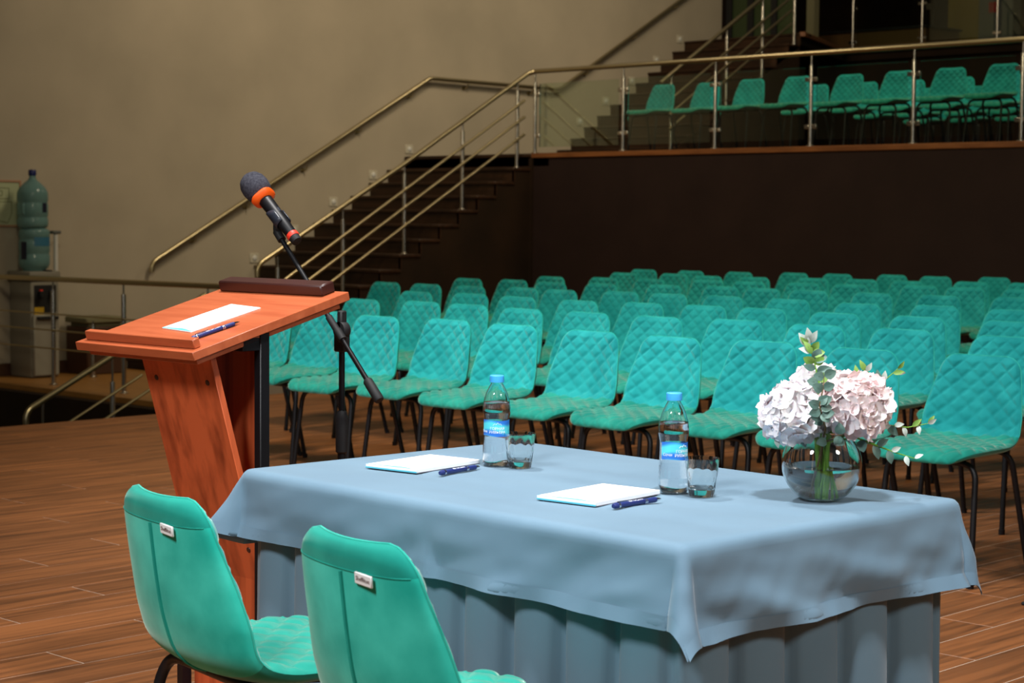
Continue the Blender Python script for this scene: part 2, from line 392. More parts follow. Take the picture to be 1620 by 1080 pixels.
b = MB(); b.add([(2.0, 0, 0), (2.0, 2.68, 0), (2.0, 2.68, 1.60), (2.0, 0, 0.13), (2.02, 0, 0), (2.02, 2.68, 0), (2.02, 2.68, 1.60), (2.02, 0, 0.13)],
            [(0, 1, 2, 3), (7, 6, 5, 4), (0, 4, 5, 1), (1, 5, 6, 2), (2, 6, 7, 3), (3, 7, 4, 0)]); b.build('stringer', 'darkwall', su, smooth=False)

# ================================================================ RAILINGS
def post(parent, x, y, z0, z1, r=0.021, name='post', top=0.12):
    b = MB(); b.lathe([(0.045, 0), (0.045, 0.008), (r+0.004, 0.016), (r, 0.02), (r, z1-z0-top), (r*0.93, z1-z0-top+0.01), (0.009, z1-z0-top+0.012), (0.009, z1-z0)], 14, (x, y, z0))
    return b.build(name, 'steel', parent)
# wall handrail on the left wall
wr = thing('handrail', 'steel wall handrail climbing the cream left wall in two flights', 'handrail', (X0W, 12.15, 0))
XH = X0W+0.085
path = [(XH, 12.15, 0.70)]+arc_corner((XH, 12.15, 0.70), (XH, 12.15, 0.80), (XH, 14.23, 1.892), 0.08)
path += arc_corner((XH, 12.15, 0.80), (XH, 16.334, 3.051), (XH, 18.72, 3.04), 0.05)+arc_corner((XH, 16.334, 3.051), (XH, 18.72, 3.04), (XH, 21.9, 4.80), 0.08)+[(XH, 21.9, 4.80)]
b = MB(); b.tube([(p[0]-X0W, p[1]-12.15, p[2]) for p in path], 0.027, 18); b.build('rail', 'brass', wr)
for (y, z) in ((12.75, 1.11), (13.5, 1.50), (14.35, 1.94), (15.2, 2.42), (16.05, 2.89), (17.0, 3.045), (18.2, 3.042), (19.3, 3.36), (20.3, 3.92), (21.2, 4.42)):
    b = MB(); b.tube([(0.0, y-12.15, z-0.075), (0.05, y-12.15, z-0.08), (0.08, y-12.15, z-0.06), (0.085, y-12.15, z-0.02)], 0.008, 8)
    b.lathe([(0.03, 0), (0.03, 0.008), (0.0, 0.008)], 14); k = len(b.v)-42
    b.xf(Matrix.Translation((0, y-12.15, z-0.075)) @ Matrix.Rotation(PI/2, 4, 'Y'), k)
    b.build('bracket', 'brass', wr)
# stair balustrade + balcony rail
sb = thing('stair_balustrade', 'steel balustrade with three bars along the open side of the lower stairs', 'balustrade', (-15.23, 12.0, 0))
XS = -15.23
def sp(p): return (p[0]-XS, p[1]-12.0, p[2])
path = [(XS, 12.02, 0.70)]+arc_corner((XS, 12.02, 0.70), (XS, 12.02, 0.82), (XS, 14.02, 1.88), 0.08)+[(XS, 14.02, 1.885), (XS, 15.98, 2.99)]
b = MB(); b.tube([sp(p) for p in path], 0.026, 18); b.build('rail', 'brass', sb)
zr = lambda y: 1.885+(y-14.02)*0.566
for dz in (0.27, 0.46, 0.66):
    b = MB(); b.tube([sp((XS+0.035, 12.35, zr(12.35)-dz)), sp((XS+0.035, 15.9, zr(15.9)-dz))], 0.016, 16); b.build('bar', 'brass', sb)
for j in (13, 10, 7, 4, 1):
    y = YB-RUN*j+0.11; z = ZL-0.01-RISE*j
    post(sb, 0, y-12.0, z, zr(y))
    for dz in (0.27, 0.46, 0.66):
        b = MB(); b.tube([(0.0, y-12.0, zr(y)-dz), (0.05, y-12.0, zr(y)-dz)], 0.012, 8); b.build('bar_clamp', 'brass', sb)
bb = thing('balcony_railing', 'balcony railing with a steel top rail, pale posts and clear glass panels', 'railing', (-15.2, YB+0.05, ZL))
BX = [-15.17, -13.82, -12.53, -11.30, -10.09, -8.92, -7.7]; YR = YB+0.05
b = MB(); b.tube([(-0.03, -0.07, 0.915), (0.03, 0.0, 0.945), (9.0, 0, 0.945)], 0.027, 14); b.build('rail', 'brass', bb)
for i, x in enumerate(BX):
    post(bb, x+15.2, 0, 0.0, 0.93, 0.02)
    if i < len(BX)-1:
        b = MB(); b.box(x+15.2+0.07, BX[i+1]+15.2-0.07, -0.005, 0.005, 0.07, 0.80); b.build('glass_panel', 'pane', bb, smooth=False)
    for zz in (0.20, 0.68):
        for sx in (-1, 1):
            if i == 0 and sx < 0: continue
            b = MB(); b.cbox(x+15.2+sx*0.045-0.03, x+15.2+sx*0.045+0.03, -0.014, 0.014, zz-0.022, zz+0.022, 0.006); b.build('glass_clamp', 'steel', bb)
# upper flight balustrade
ub = thing('stair_balustrade', 'steel balustrade with three bars beside the upper stairs', 'balustrade', (-15.32, 18.6, ZL))
XU = -15.32
zu = lambda y: 3.03+(y-18.5)*0.592
b = MB(); b.tube([(0, -0.10, zu(18.5)-ZL), (0, 3.2, zu(21.8)-ZL)], 0.026, 18); b.build('rail', 'brass', ub)
for dz in (0.30, 0.48, 0.66):
    b = MB(); b.tube([(0.03, 0.05, zu(18.65)-dz-ZL), (0.03, 2.62, zu(21.22)-dz-ZL)], 0.017, 10); b.build('bar', 'brass', ub)
for y in (18.72, 19.85, 20.62, 21.34):
    kk = max(0, math.floor((y-18.779)/0.268)+1); post(ub, 0, y-18.6, 0.164*kk, zu(y)-ZL)
# gallery glass railing
gr = thing('gallery_railing', 'glass railing on the dark gallery above the balcony', 'railing', (-16.3, 24.2, ZG))
GX = [-16.3, -15.1, -13.87, -12.6]
b = MB(); b.tube([(0, 0, 0.98), (5.0, 0, 0.98)], 0.024, 12); b.build('rail', 'brass', gr)
for i, x in enumerate(GX):
    post(gr, x+16.3, 0, 0.012, 0.97, 0.019)
    if i < 3:
        b = MB(); b.box(x+16.3+0.06, GX[i+1]+16.3-0.06, -0.005, 0.005, 0.07, 0.85); b.build('glass_panel', 'pane', gr, smooth=False)
    for zz in (0.12, 0.62):
        b = MB(); b.cbox(x+16.3-0.07, x+16.3+0.07, -0.014, 0.014, zz-0.022, zz+0.022, 0.006); b.build('glass_clamp', 'steel', gr)
# guard rail round the stair pit, lower left
gd = thing('guard_rail', 'horizontal steel guard rail with three thin bars in front of the water cooler', 'railing', (-16.1, 10.18, LOW))
b = MB(); b.tube([(-1.15, 0, 1.035), (2.62, 0, 1.05), (3.0, 0, 1.05)], 0.026, 18); b.build('rail', 'brass', gd)
for zz in (0.70, 0.54, 0.36):
    b = MB(); b.tube([(-1.15, -0.03, zz), (3.0, -0.03, zz)], 0.008, 8); b.build('bar', 'brass', gd)
for x in (-16.1, -14.9, -13.6): post(gd, x+16.1, 0, 0, 1.04, 0.022)
dr = thing('stair_handrail', 'steel handrail sloping down into the stair pit left of the lectern', 'handrail', (-13.0, 8.0, -1.65))
b = MB(); b.tube([(0, -0.03, 1.30), (0, -0.035, 1.36)]+arc_corner((0, -0.035, 1.36), (0, -0.03, 1.43), (0, 0.784, 1.83), 0.07)+[(0, 0.784, 1.832), (0, 1.70, 2.30)], 0.024, 12); b.build('rail', 'brass', dr)
for (y0, z0) in ((0.344, 1.314), (0.69, 1.32)):
    b = MB(); b.tube([(0.02, y0-0.3, z0-0.15), (0.02, y0+0.70, z0+0.345)], 0.012, 8); b.build('bar', 'brass', dr)
for y in (0.12, 0.771, 1.4): post(dr, 0, y, 0, 1.43+(y+0.03)*0.492, 0.02, top=0.22)
pb = thing('steel_post', 'single short round steel post standing before the cream wall behind the guard rail', 'post', (-16.62, 10.98, LOW))
post(pb, 0, 0, 0, 0.58, 0.024, top=0.05)

# ================================================================ LEFT WALL FITTINGS
cl = thing('water_cooler', 'grey floor-standing water cooler against the cream wall, far left', 'water cooler', (-17.05, 10.58, LOW))
HC = 1.09
b = MB(); b.cbox(-0.24, 0.17, -0.17, 0.17, 0.0, HC-0.10, 0.03, seg=2); b.build('body', 'cooler', cl)
b = MB(); b.cbox(-0.26, 0.18, -0.185, 0.185, HC-0.10, HC, 0.02, seg=2); b.build('lid', 'cooler', cl)
b = MB(); b.cbox(0.165, 0.20, -0.15, 0.15, 0.02, HC-0.44, 0.012); b.build('front_panel', 'cooler2', cl)
b = MB(); b.cbox(0.165, 0.178, -0.13, 0.13, HC-0.42, HC-0.14, 0.006); tp = b.build('tap_panel', 'blackm', cl)
for (y, mm) in ((-0.07, 'red'), (0.06, 'jugcap')):
    b = MB(); b.cbox(0.178, 0.235, y-0.022, y+0.022, HC-0.27, HC-0.20, 0.008); b.build('tap', 'blackm', tp)
    b = MB(); b.cbox(0.19, 0.225, y-0.014, y+0.014, HC-0.20, HC-0.185, 0.003); b.build('tap_button', mm, tp)
b = MB(); b.box(0.166, 0.181, -0.13, -0.02, HC-0.44, HC-0.365); b.build('sticker', 'yellow', cl, smooth=False)
b = MB(); b.cbox(0.165, 0.24, -0.12, 0.12, HC-0.49, HC-0.46, 0.006); b.build('drip_tray', 'blackm', cl)
b = MB(); b.cbox(0.10, 0.17, 0.02, 0.09, HC, HC+0.012, 0.004); b.build('switch', 'blackm', cl)
def jug(loc, label, flip):
    t = thing('water_jug', label, 'water jug', loc, 0.0, 'large water bottles on the cooler')
    K = 1.2
    prof = [(0.0, 0), (0.105, 0), (0.125, 0.012), (0.132, 0.03), (0.132, 0.075), (0.126, 0.085), (0.126, 0.10), (0.132, 0.11), (0.132, 0.20), (0.127, 0.21), (0.127, 0.225), (0.132, 0.235), (0.132, 0.29)]
    prof += [(0.129, 0.31), (0.118, 0.335), (0.10, 0.35), (0.095, 0.365), (0.0, 0.365)] if flip else [(0.128, 0.31), (0.11, 0.345), (0.07, 0.385), (0.038, 0.41), (0.029, 0.43), (0.028, 0.455), (0.0, 0.455)]
    t.scale = (K, K, K)
    b = MB(); b.lathe(prof, 28)
    if flip: b.xf(Matrix.Translation((0, 0, 0.365)) @ Matrix.Diagonal((1, 1, -1, 1))); b.f = [tuple(reversed(f)) for f in b.f]
    b.build('jug_body', 'jug', t)
    if not flip:
        b = MB(); b.lathe([(0.032, 0.448), (0.033, 0.452), (0.033, 0.492), (0.028, 0.498), (0.0, 0.498)], 20); b.build('cap', 'jugcap', t)
        a0, a1, z0, z1, mm = 0.10, 0.50, 0.135, 0.215, 'jugdark'
    else:
        b = MB(); b.grid(lambda u, v: (0.1335*math.cos(-0.55+1.35*u), 0.1335*math.sin(-0.55+1.35*u), 0.215+0.075*v), 12, 2); b.build('label_band', 'juglabel', t)
        a0, a1, z0, z1, mm = -1.5, -1.05, 0.10, 0.25, 'jugdark'
    b = MB(); b.grid(lambda u, v: (0.134*math.cos(a0+(a1-a0)*u), 0.134*math.sin(a0+(a1-a0)*u), z0+(z1-z0)*v), 8, 2); b.build('label', mm, t)
    if not flip:
        b = MB(); b.tube([(0.122*math.cos(-1.15), 0.122*math.sin(-1.15), 0.115), (0.14*math.cos(-1.15), 0.14*math.sin(-1.15), 0.13), (0.14*math.cos(-1.15), 0.14*math.sin(-1.15), 0.19), (0.122*math.cos(-1.15), 0.122*math.sin(-1.15), 0.205)], 0.012, 8); b.build('handle', 'jug', t)
    return t
jug((-17.06, 10.57, LOW+HC+0.001), 'lower blue-green water jug turned upside down on the cooler', True)
jug((-17.06, 10.555, LOW+HC+0.001+0.365*1.2+0.001), 'upper blue-green water jug with a dark blue cap stacked above another jug', False)
cd_ = thing('cup_dispenser', 'slim white tube cup holder beside the water jugs', 'cup holder', (-17.02, 10.80, LOW+HC))
b = MB(); b.lathe([(0.0, 0), (0.024, 0), (0.022, 0.38), (0.0, 0.38)], 14); b.build('tube', 'white_pl', cd_)
b = MB(); b.cbox(-0.05, 0.035, -0.05, 0.05, 0.38, 0.415, 0.01); b.build('holder', 'greybox', cd_)
ps = thing('wall_plan', 'pale green framed plan poster on the cream wall left of the jugs', 'poster', (X0W, 10.26, 1.43))
b = MB()
for (y0, y1, z0, z1) in ((-0.32, 0.32, 0.22, 0.24), (-0.32, 0.32, -0.24, -0.22), (-0.32, -0.30, -0.22, 0.22), (0.30, 0.32, -0.22, 0.22)): b.box(0, 0.018, y0, y1, z0, z1)
b.build('frame', 'poster_frame', ps, smooth=False)
b = MB(); b.box(0, 0.01, -0.30, 0.30, -0.22, 0.22); b.build('sheet', 'poster', ps, smooth=False)
b = MB()
for ln in ([(-0.1, 0.16), (0.18, 0.16), (0.18, 0.05), (-0.1, 0.05)], [(0.02, 0.13), (0.10, 0.13), (0.10, 0.08), (0.02, 0.08)], [(-0.1, 0.02), (0.21, 0.02), (0.21, -0.1), (0.16, -0.2), (-0.1, -0.14)]):
    for i in range(len(ln)-(0 if len(ln) == 4 else 1)):
        p, q = ln[i], ln[(i+1) % len(ln)]; b.tube([(0.0105, p[0], p[1]), (0.0105, q[0], q[1])], 0.004, 5)
b.build('plan_drawing', 'poster_ink', ps)
bn = thing('waste_bin', 'dark brown box bin with a pale lid on the lower floor beside the wall', 'bin', (-17.05, 11.30, LOW))
b = MB(); b.cbox(-0.2, 0.2, -0.24, 0.24, 0, 0.5, 0.012); b.build('bin_body', 'baseboard', bn)
b = MB(); b.cbox(-0.21, 0.21, -0.25, 0.25, 0.54, 0.60, 0.012); b.cbox(-0.17, 0.17, -0.2, 0.2, 0.5, 0.54, 0.004); b.build('lid', 'column', bn)
k = 0
for (y, z) in ((13.631, 0.838), (14.22, 1.165), (14.825, 1.50), (15.462, 1.835), (16.059, 2.165), (19.218, 2.641), (19.748, 2.941), (20.292, 3.249), (20.824, 3.574), (21.342, 3.905)):
    nm = ['lowest', 'second lowest', 'third from the bottom', 'fourth from the bottom', 'topmost']
    fl_ = 'lower' if k < 5 else 'upper'
    t = thing('step_light', f'square wall step light, {nm[k % 5]} of five along the {fl_} stairs', 'step light', (X0W, y, z), 0, 'step lights beside the stairs')
    b = MB(); b.cbox(0, 0.012, -0.065, 0.065, -0.055, 0.055, 0.004); b.build('plate', 'switch', t)
    b = MB(); b.lathe([(0.032, 0), (0.03, 0.008), (0.02, 0.014), (0.0, 0.016)], 16); b.xf(Matrix.Translation((0.012, 0, 0)) @ Matrix.Rotation(PI/2, 4, 'Y')); b.build('lens', 'lens', t)
    k += 1

# ================================================================ GALLERY BACKGROUND
gp = thing('glazed_partition', 'dark framed partition of dull green panes at the head of the stairs', 'partition', (X0W, 22.42, ZG))
for i in range(3):
    b = MB(); b.box(0.10+i*0.42, 0.42+i*0.42, -0.006, 0.006, 0.06, 0.75); b.build('pane', 'greenpane', gp, smooth=False)
    b = MB(); b.box(0.10+i*0.42, 0.42+i*0.42, -0.006, 0.006, 0.85, 2.3); b.build('pane', 'greenpane', gp, smooth=False)
b = MB()
for x in (0.03, 0.42, 0.84): b.box(x, x+0.10, -0.04, 0.04, 0.0, 2.4)
for z in (0.0, 0.75, 2.3): b.box(0.0, 0.95, -0.035, 0.035, z, z+(0.06 if z == 0 else 0.10))
b.build('frame', 'blackm', gp, smooth=False)
b = MB(); b.cbox(-16.13, -15.99, 22.75, 22.88, ZG, 7.0, 0.008); tag(b.build('column', 'column'), 'slender beige column on the dark gallery', 'column')
dk = thing('control_desk', 'tan fronted control desk with a black top on the gallery', 'desk', (-16.15, 24.9, ZG))
b = MB(); b.box(-0.95, 0.95, -0.42, -0.39, 0, 0.30); b.build('front_panel', 'desk', dk, smooth=False)
for x in (-0.95, 0.92):
    b = MB(); b.box(x, x+0.03, -0.39, 0.5, 0, 0.30); b.build('side_panel', 'desk', dk, smooth=False)
b = MB(); b.cbox(-1.0, 1.0, -0.47, 0.52, 0.30, 0.335, 0.008); b.build('top', 'blackm', dk)
gm = thing('gooseneck_microphone', 'thin black gooseneck microphone on the gallery desk', 'microphone', (-15.35, 24.9, ZG+0.335))
b = MB(); b.lathe([(0.05, 0), (0.05, 0.02), (0.01, 0.03), (0.0, 0.03)], 16); b.build('base', 'blackm', gm)
b = MB(); b.tube([(0, 0, 0.03), (0.01, 0, 0.2), (0.03, 0, 0.36), (0.05, 0, 0.5)], [0.016, 0.016, 0.009, 0.009], 8); b.tube([(0.05, 0, 0.5), (0.065, 0, 0.6)], 0.018, 8); b.build('gooseneck', 'blackm', gm)
b = MB(); b.box(-15.70, -15.10, 25.9, 26.0, ZG, 6.6); tag(b.build('yellow_panel', 'yellowwall', smooth=False), 'dull yellow wall panel behind the gallery desk', 'panel')
gc = thing('electrical_cabinet', 'grey cabinet with a red sign behind the gallery desk', 'cabinet', (-14.82, 25.9, ZG))
b = MB(); b.cbox(-0.28, 0.30, -0.12, 0.12, 0.0, 1.5, 0.008); b.build('body', 'greybox', gc)
b = MB(); b.box(-0.23, 0.10, -0.128, -0.12, 0.3, 1.4); b.build('door', 'greybox', gc, smooth=False)
b = MB(); b.box(-0.10, 0.06, -0.133, -0.128, 0.60, 0.76); b.build('sign', 'redsign', gc, smooth=False)

# ================================================================ CHAIRS
def spline(pts, n):
    P = [Vector((0, a, b)) for a, b in pts]; P = [2*P[0]-P[1]]+P+[2*P[-1]-P[-2]]; out = []
    for i in range(1, len(P)-2):
        for k in range(24):
            t = k/24; a, b_, c, d = P[i-1:i+3]
            out.append(0.5*((2*b_)+(c-a)*t+(2*a-5*b_+4*c-d)*t*t+(3*b_-a-3*c+d)*t**3))
    out.append(P[-2]); L = [0]
    for i in range(1, len(out)): L.append(L[-1]+(out[i]-out[i-1]).length)
    res = []; j = 0
    for k in range(n):
        s = L[-1]*(k/(n-1)-0.5*math.sin(2*PI*k/(n-1))/(2*PI))
        while j < len(L)-2 and L[j+1] < s: j += 1
        t = (s-L[j])/max(1e-9, L[j+1]-L[j]); res.append((out[j].lerp(out[j+1], min(1, t)), s))
    return res, L[-1]
PROF = [(-.262, .446), (-.250, .468), (-.195, .484), (-.08, .487), (.03, .489), (.098, .497), (.138, .526), (.159, .578), (.176, .65), (.192, .725), (.208, .812)]
def sstep(a, b, x):
    t = min(1, max(0, (x-a)/(b-a))); return t*t*(3-2*t)
def make_shell(nu, ns):
    ctr, L = spline(PROF, ns)
    nrm = []
    for i in range(ns):
        a = ctr[max(0, i-1)][0]; b_ = ctr[min(ns-1, i+1)][0]; t = (b_-a).normalized(); nrm.append(Vector((0, -t.z, t.y)))
    rf, rtp = 0.135, 0.055
    def width(s):
        base = 0.222-0.012*sstep(0.25, 0.45, s)
        base -= 0.052*max(0, (s-0.48)/(L-0.48))**1.2
        if s < rf: base -= rf*0.72*(1-math.sqrt(max(0, 1-((rf-s)/rf)**2)))
        if s > L-rtp: base -= rtp*(1-math.sqrt(max(0, 1-((s-L+rtp)/rtp)**2)))
        return base
    def lift(s): return 0.006+0.028*sstep(0.30, 0.48, s)-0.018*sstep(0.50, 0.72, s)
    def endf(s):
        d = min(s, L-s); r = 0.03; return math.sqrt(max(0, 1-(1-min(1, d/r))**2))
    front, outer = [], []
    for i in range(ns):
        p, s = ctr[i]; wv = width(s); k = lift(s); N_ = nrm[i]; e = endf(s); rf_, ro_ = [], []
        for j in range(nu):
            u = -1+2*j/(nu-1); u = u+0.5*math.sin(PI*u)/PI; x = u*wv
            base = Vector((x, p.y, p.z))+N_*(k*u*u)
            pil = math.sqrt(max(0, 1-abs(u)**7))*e
            pp = x/0.076+s/0.070; qq = x/0.076-s/0.070
            d = min(abs(pp-round(pp)), abs(qq-round(qq)))*0.051
            q = 0.0100*(1-math.exp(-(d/0.0065)**1.1))*min(1, (1-abs(u))*12)*min(1, min(s, L-s)/0.03)
            thick = 0.026+0.004*sstep(0.35, 0.45, s)-0.012*sstep(0.50, 0.72, s)
            rf_.append(base+N_*(0.010*pil+q)); ro_.append(base-N_*(thick*pil))
        front.append(rf_); outer.append(ro_)
    return front, outer, L, ctr
NU, NS = 67, 122
FR, OU, LS, CT = make_shell(NU, NS)
ic = max(i for i in range(NS) if CT[i][1] <= 0.400)
def rows_mesh(rows, flip=False, hem=None):
    b = MB(); nv = len(rows); V = [p for r in rows for p in r]; Fs = []; mi = []
    for i in range(nv-1):
        for j in range(NU-1):
            f = (i*NU+j, i*NU+j+1, (i+1)*NU+j+1, (i+1)*NU+j); Fs.append(f[::-1] if flip else f)
    b.add(V, Fs)
    if hem is not None: b.m = [1 if (k//(NU-1)) >= hem else 0 for k in range(len(Fs))]
    return b
def make_chair(with_tag):
    t = thing('quilted_chair', 'chair', 'chair')
    b = rows_mesh(FR[:ic+1]); o2 = rows_mesh(OU[:ic+1], True); b.add(o2.v, o2.f); b.build('seat', 'velvet_seat_shade', t, ang=1.2)
    bk = rows_mesh(FR[ic:]).build('backrest', 'velvet', t, ang=1.2)
    hem = [i for i in range(NS-ic) if CT[ic+i][1] > LS-0.048][0]
    rows_mesh(OU[ic:], True, hem).build('back_cover', ['velvet_back', 'velvet_hem'], bk, ang=1.2)
    b = MB(); mid = NU//2
    b.tube([OU[i][mid]+Vector((0, 0.0005, 0)) for i in range(ic-16, ic+hem, 2)], 0.0042, 6); b.build('back_seam', 'velvet_hem', bk)
    b = MB()
    b.tube([OU[ic+hem][j]+Vector((0, 0.0004, 0)) for j in range(3, NU-3, 2)], 0.0012, 5); b.build('hem_seam', 'velvet_hem', bk)
    for (sx, fy, ty, hz) in ((-1, -0.205, -0.150, 0.443), (1, -0.205, -0.150, 0.443), (-1, 0.215, 0.095, 0.468), (1, 0.215, 0.095, 0.468)):
        foot = (sx*0.205, fy, 0.0); top = (sx*0.185, ty, hz); mid_ = (0.0, ty, hz)
        b = MB(); b.tube([foot]+[(foot[0], foot[1], 0.001)]+arc_corner(foot, top, mid_, 0.065, 7)+[(0.0, ty, hz)], 0.0115, 10)
        b.lathe([(0.0135, 0), (0.0135, 0.022), (0.0, 0.023)], 10, (foot[0], foot[1], 0)); b.build('leg', 'black', t)
    b = MB(); ring = [FR[i][0] for i in range(ic, NS, 2)]+[FR[NS-1][j] for j in range(2, NU-2, 3)]+[FR[i][NU-1] for i in range(NS-1, ic-1, -2)]
    b.tube(ring, 0.0017, 6); b.build('piping', 'velvet_back', bk)
    b = MB(); b.cbox(-0.11, 0.11, -0.14, 0.10, -0.010, 0.010, 0.004, mtx=Matrix.Translation((0, 0, 0.461)) @ Matrix.Rotation(0.10, 4, 'X')); b.build('seat_frame', 'black', t)
    if with_tag:
        i = ic+hem-2; j = int(NU*0.5-9); p = OU[i][j]
        m = Matrix.Translation(p+Vector((0, 0.004, -0.001))) @ Matrix.Rotation(PI, 4, 'Z') @ Matrix.Rotation(PI/2+0.11, 4, 'X') @ Matrix.Rotation(-0.04, 4, 'Z')
        b = MB(); b.cbox(-0.024, 0.024, -0.0095, 0.0095, -0.002, 0.002, 0.0012, mtx=m); tg = b.build('brand_tag', 'tag', t)
        V, Fs = text_mesh('Sheffilton', 0.0105, 0.0002, m @ Matrix.Translation((0, 0, 0.0023))); b = MB(); b.add(V, Fs); b.build('tag_lettering', 'brown_ink', tg, smooth=False)
    return t
ch_t = make_chair(True); ch_a = make_chair(False)
ch_t.location = (-2.82, 2.222, 0); ch_t.rotation_euler = (0, 0, PI-0.16)
tag(ch_t, 'teal velvet chair at the blue table, seen from behind, left one of the near pair', 'chair', 'two chairs at the table')
c2 = copy_tree(ch_t); c2.location = (-2.225, 2.165, 0); c2.rotation_euler = (0, 0, PI-0.15)
tag(c2, 'teal velvet chair at the blue table, seen from behind, right one of the near pair', 'chair', 'two chairs at the table')
ORD = ['front', 'second', 'third', 'fourth', 'fifth', 'sixth', 'seventh', 'rearmost']
NTH = ['first', 'second', 'third', 'fourth', 'fifth', 'sixth', 'seventh', 'eighth', 'ninth', 'tenth', 'eleventh', 'twelfth']
ROWS = {
 1: [(-8.11, 6.65), (-7.62, 6.61), (-7.06, 6.49), (-6.64, 6.55), (-6.08, 6.47), (-5.51, 6.39), (-5.02, 6.36), (-4.57, 6.42), (-4.03, 6.34), (-3.54, 6.41)],
 2: [(-9.12, 7.80), (-8.61, 7.75), (-8.23, 7.83), (-7.76, 7.78), (-7.17, 7.67), (-6.66, 7.65), (-6.13, 7.61), (-5.69, 7.69), (-5.14, 7.62), (-4.68, 7.66), (-4.07, 7.55)],
 3: [(-9.29, 8.84), (-8.84, 8.92), (-8.31, 8.82), (-7.69, 8.72), (-7.32, 8.8), (-6.84, 8.83), (-6.34, 8.8), (-5.78, 8.71), (-5.27, 8.74), (-4.70, 8.70)],
 4: [(-10.8, 9.93), (-10.32, 9.91), (-9.85, 9.91), (-9.48, 10.), (-8.96, 9.92), (-8.59, 10.06), (-8.07, 10.03), (-7.57, 10.03), (-7.01, 9.99), (-6.37, 9.82), (-5.95, 9.97), (-5.35, 9.88)],
 5: [(-11.11, 11.14), (-10.69, 11.21), (-10.08, 11.05), (-9.68, 11.14), (-9.36, 11.37), (-8.95, 11.5), (-8.39, 11.41), (-7.83, 11.37), (-7.28, 11.36), (-6.75, 11.38), (-6.25, 11.52)],
 6: [(-11.08, 12.12), (-10.77, 12.31), (-10.32, 12.38), (-9.99, 12.61), (-9.45, 12.58), (-9.01, 12.7), (-8.49, 12.71), (-8.12, 13.0), (-7.52, 12.93), (-6.96, 12.90)],
 7: [(-11.5, 13.59), (-11.16, 13.78), (-10.44, 13.52), (-9.97, 13.59), (-9.62, 13.83), (-9.16, 13.92), (-8.6, 13.9), (-8.23, 14.19), (-7.70, 14.29)],
 8: [(-12.15, 14.66), (-11.58, 14.7), (-11.04, 14.77), (-10.64, 15.05), (-10.13, 15.12), (-9.76, 15.35), (-9.15, 15.26), (-8.78, 15.52)]}
first = [True]
def put(x, y, z, rz, label, group):
    if first[0]: o = ch_a; first[0] = False
    else: o = copy_tree(ch_a)
    o.location = (x, y, z); o.rotation_euler = (0, 0, rz); tag(o, label, 'chair', group); return o
for r in sorted(ROWS):
    R_ = ROWS[r]; prev = None
    for i, (x, y) in enumerate(R_):
        cx = x-0.16
        if prev is not None and cx-prev < 0.452: cx = prev+0.452
        prev = cx
        lab = f'teal quilted hall chair, {NTH[i]} from the left in the {ORD[r-1]} row' if r > 1 else f'large teal quilted hall chair, {NTH[i]} from the left in the front row behind the table'
        put(cx, y-0.2, 0, random.uniform(-0.03, 0.03), lab, 'audience chairs in eight rows')
BAL = {1: [(-14.01, 17.18), (-13.40, 17.24), (-12.68, 17.12), (-12.05, 17.10), (-11.44, 17.2), (-10.78, 17.13), (-10.14, 17.10), (-9.48, 16.98)],
       2: [(-12.62, 18.27), (-11.956, 18.27), (-11.38, 18.33), (-10.73, 18.27), (-10.13, 18.25)],
       3: [(-12.45, 19.5), (-11.85, 19.5), (-11.25, 19.55), (-10.7, 19.5)], 4: [(-12.6, 20.8), (-11.95, 20.8), (-11.35, 20.85)]}
for r in BAL:
    for i, (x, y) in enumerate(BAL[r]):
        put(x-0.16, y-0.2, ZL, random.uniform(-0.04, 0.04), f'teal quilted chair up on the balcony, {NTH[i]} from the left in its {["front", "second", "third", "fourth"][r-1]} row', 'balcony chairs behind the glass railing')
mt = MB(); mt.cbox(-3.22, -2.6, 5.87, 6.3, 0, 0.012, 0.004, mtx=None); tag(mt.build('floor_mat', 'blackm'), 'flat black mat on the wooden floor at the right edge', 'mat')

# ================================================================ LECTERN
W, Lb, tl, zl = 0.50, 0.516, 0.264, 0.992
lc = thing('lectern', 'cherry wood lectern with a sloping top and slanted front panel', 'lectern', (-4.2, 2.72, 0), 0.008)
TM = Matrix.Translation((0, 0, zl)) @ Matrix.Rotation(tl, 4, 'X')      # x: across, y: up the slope, z: normal
b = MB(); b.cbox(0, W, 0, Lb, -0.022, 0.0, 0.0015, mtx=TM); b.build('top_board', 'cherry_top', lc)
b = MB(); b.cbox(0.022, W-0.022, 0.022, Lb-0.02, -0.040, -0.022, 0.0015, mtx=TM); b.build('lower_board', 'cherry_top', lc)
b = MB(); b.cbox(0.02, W-0.02, 0.022, 0.042, 0.0, 0.024, 0.002, mtx=TM); b.build('book_ledge', 'cherry_top', lc)
b = MB(); b.cbox(0.025, W-0.045, Lb-0.052, Lb-0.004, 0.0, 0.030, 0.004, mtx=TM); b.build('end_bar', 'mahog', lc)
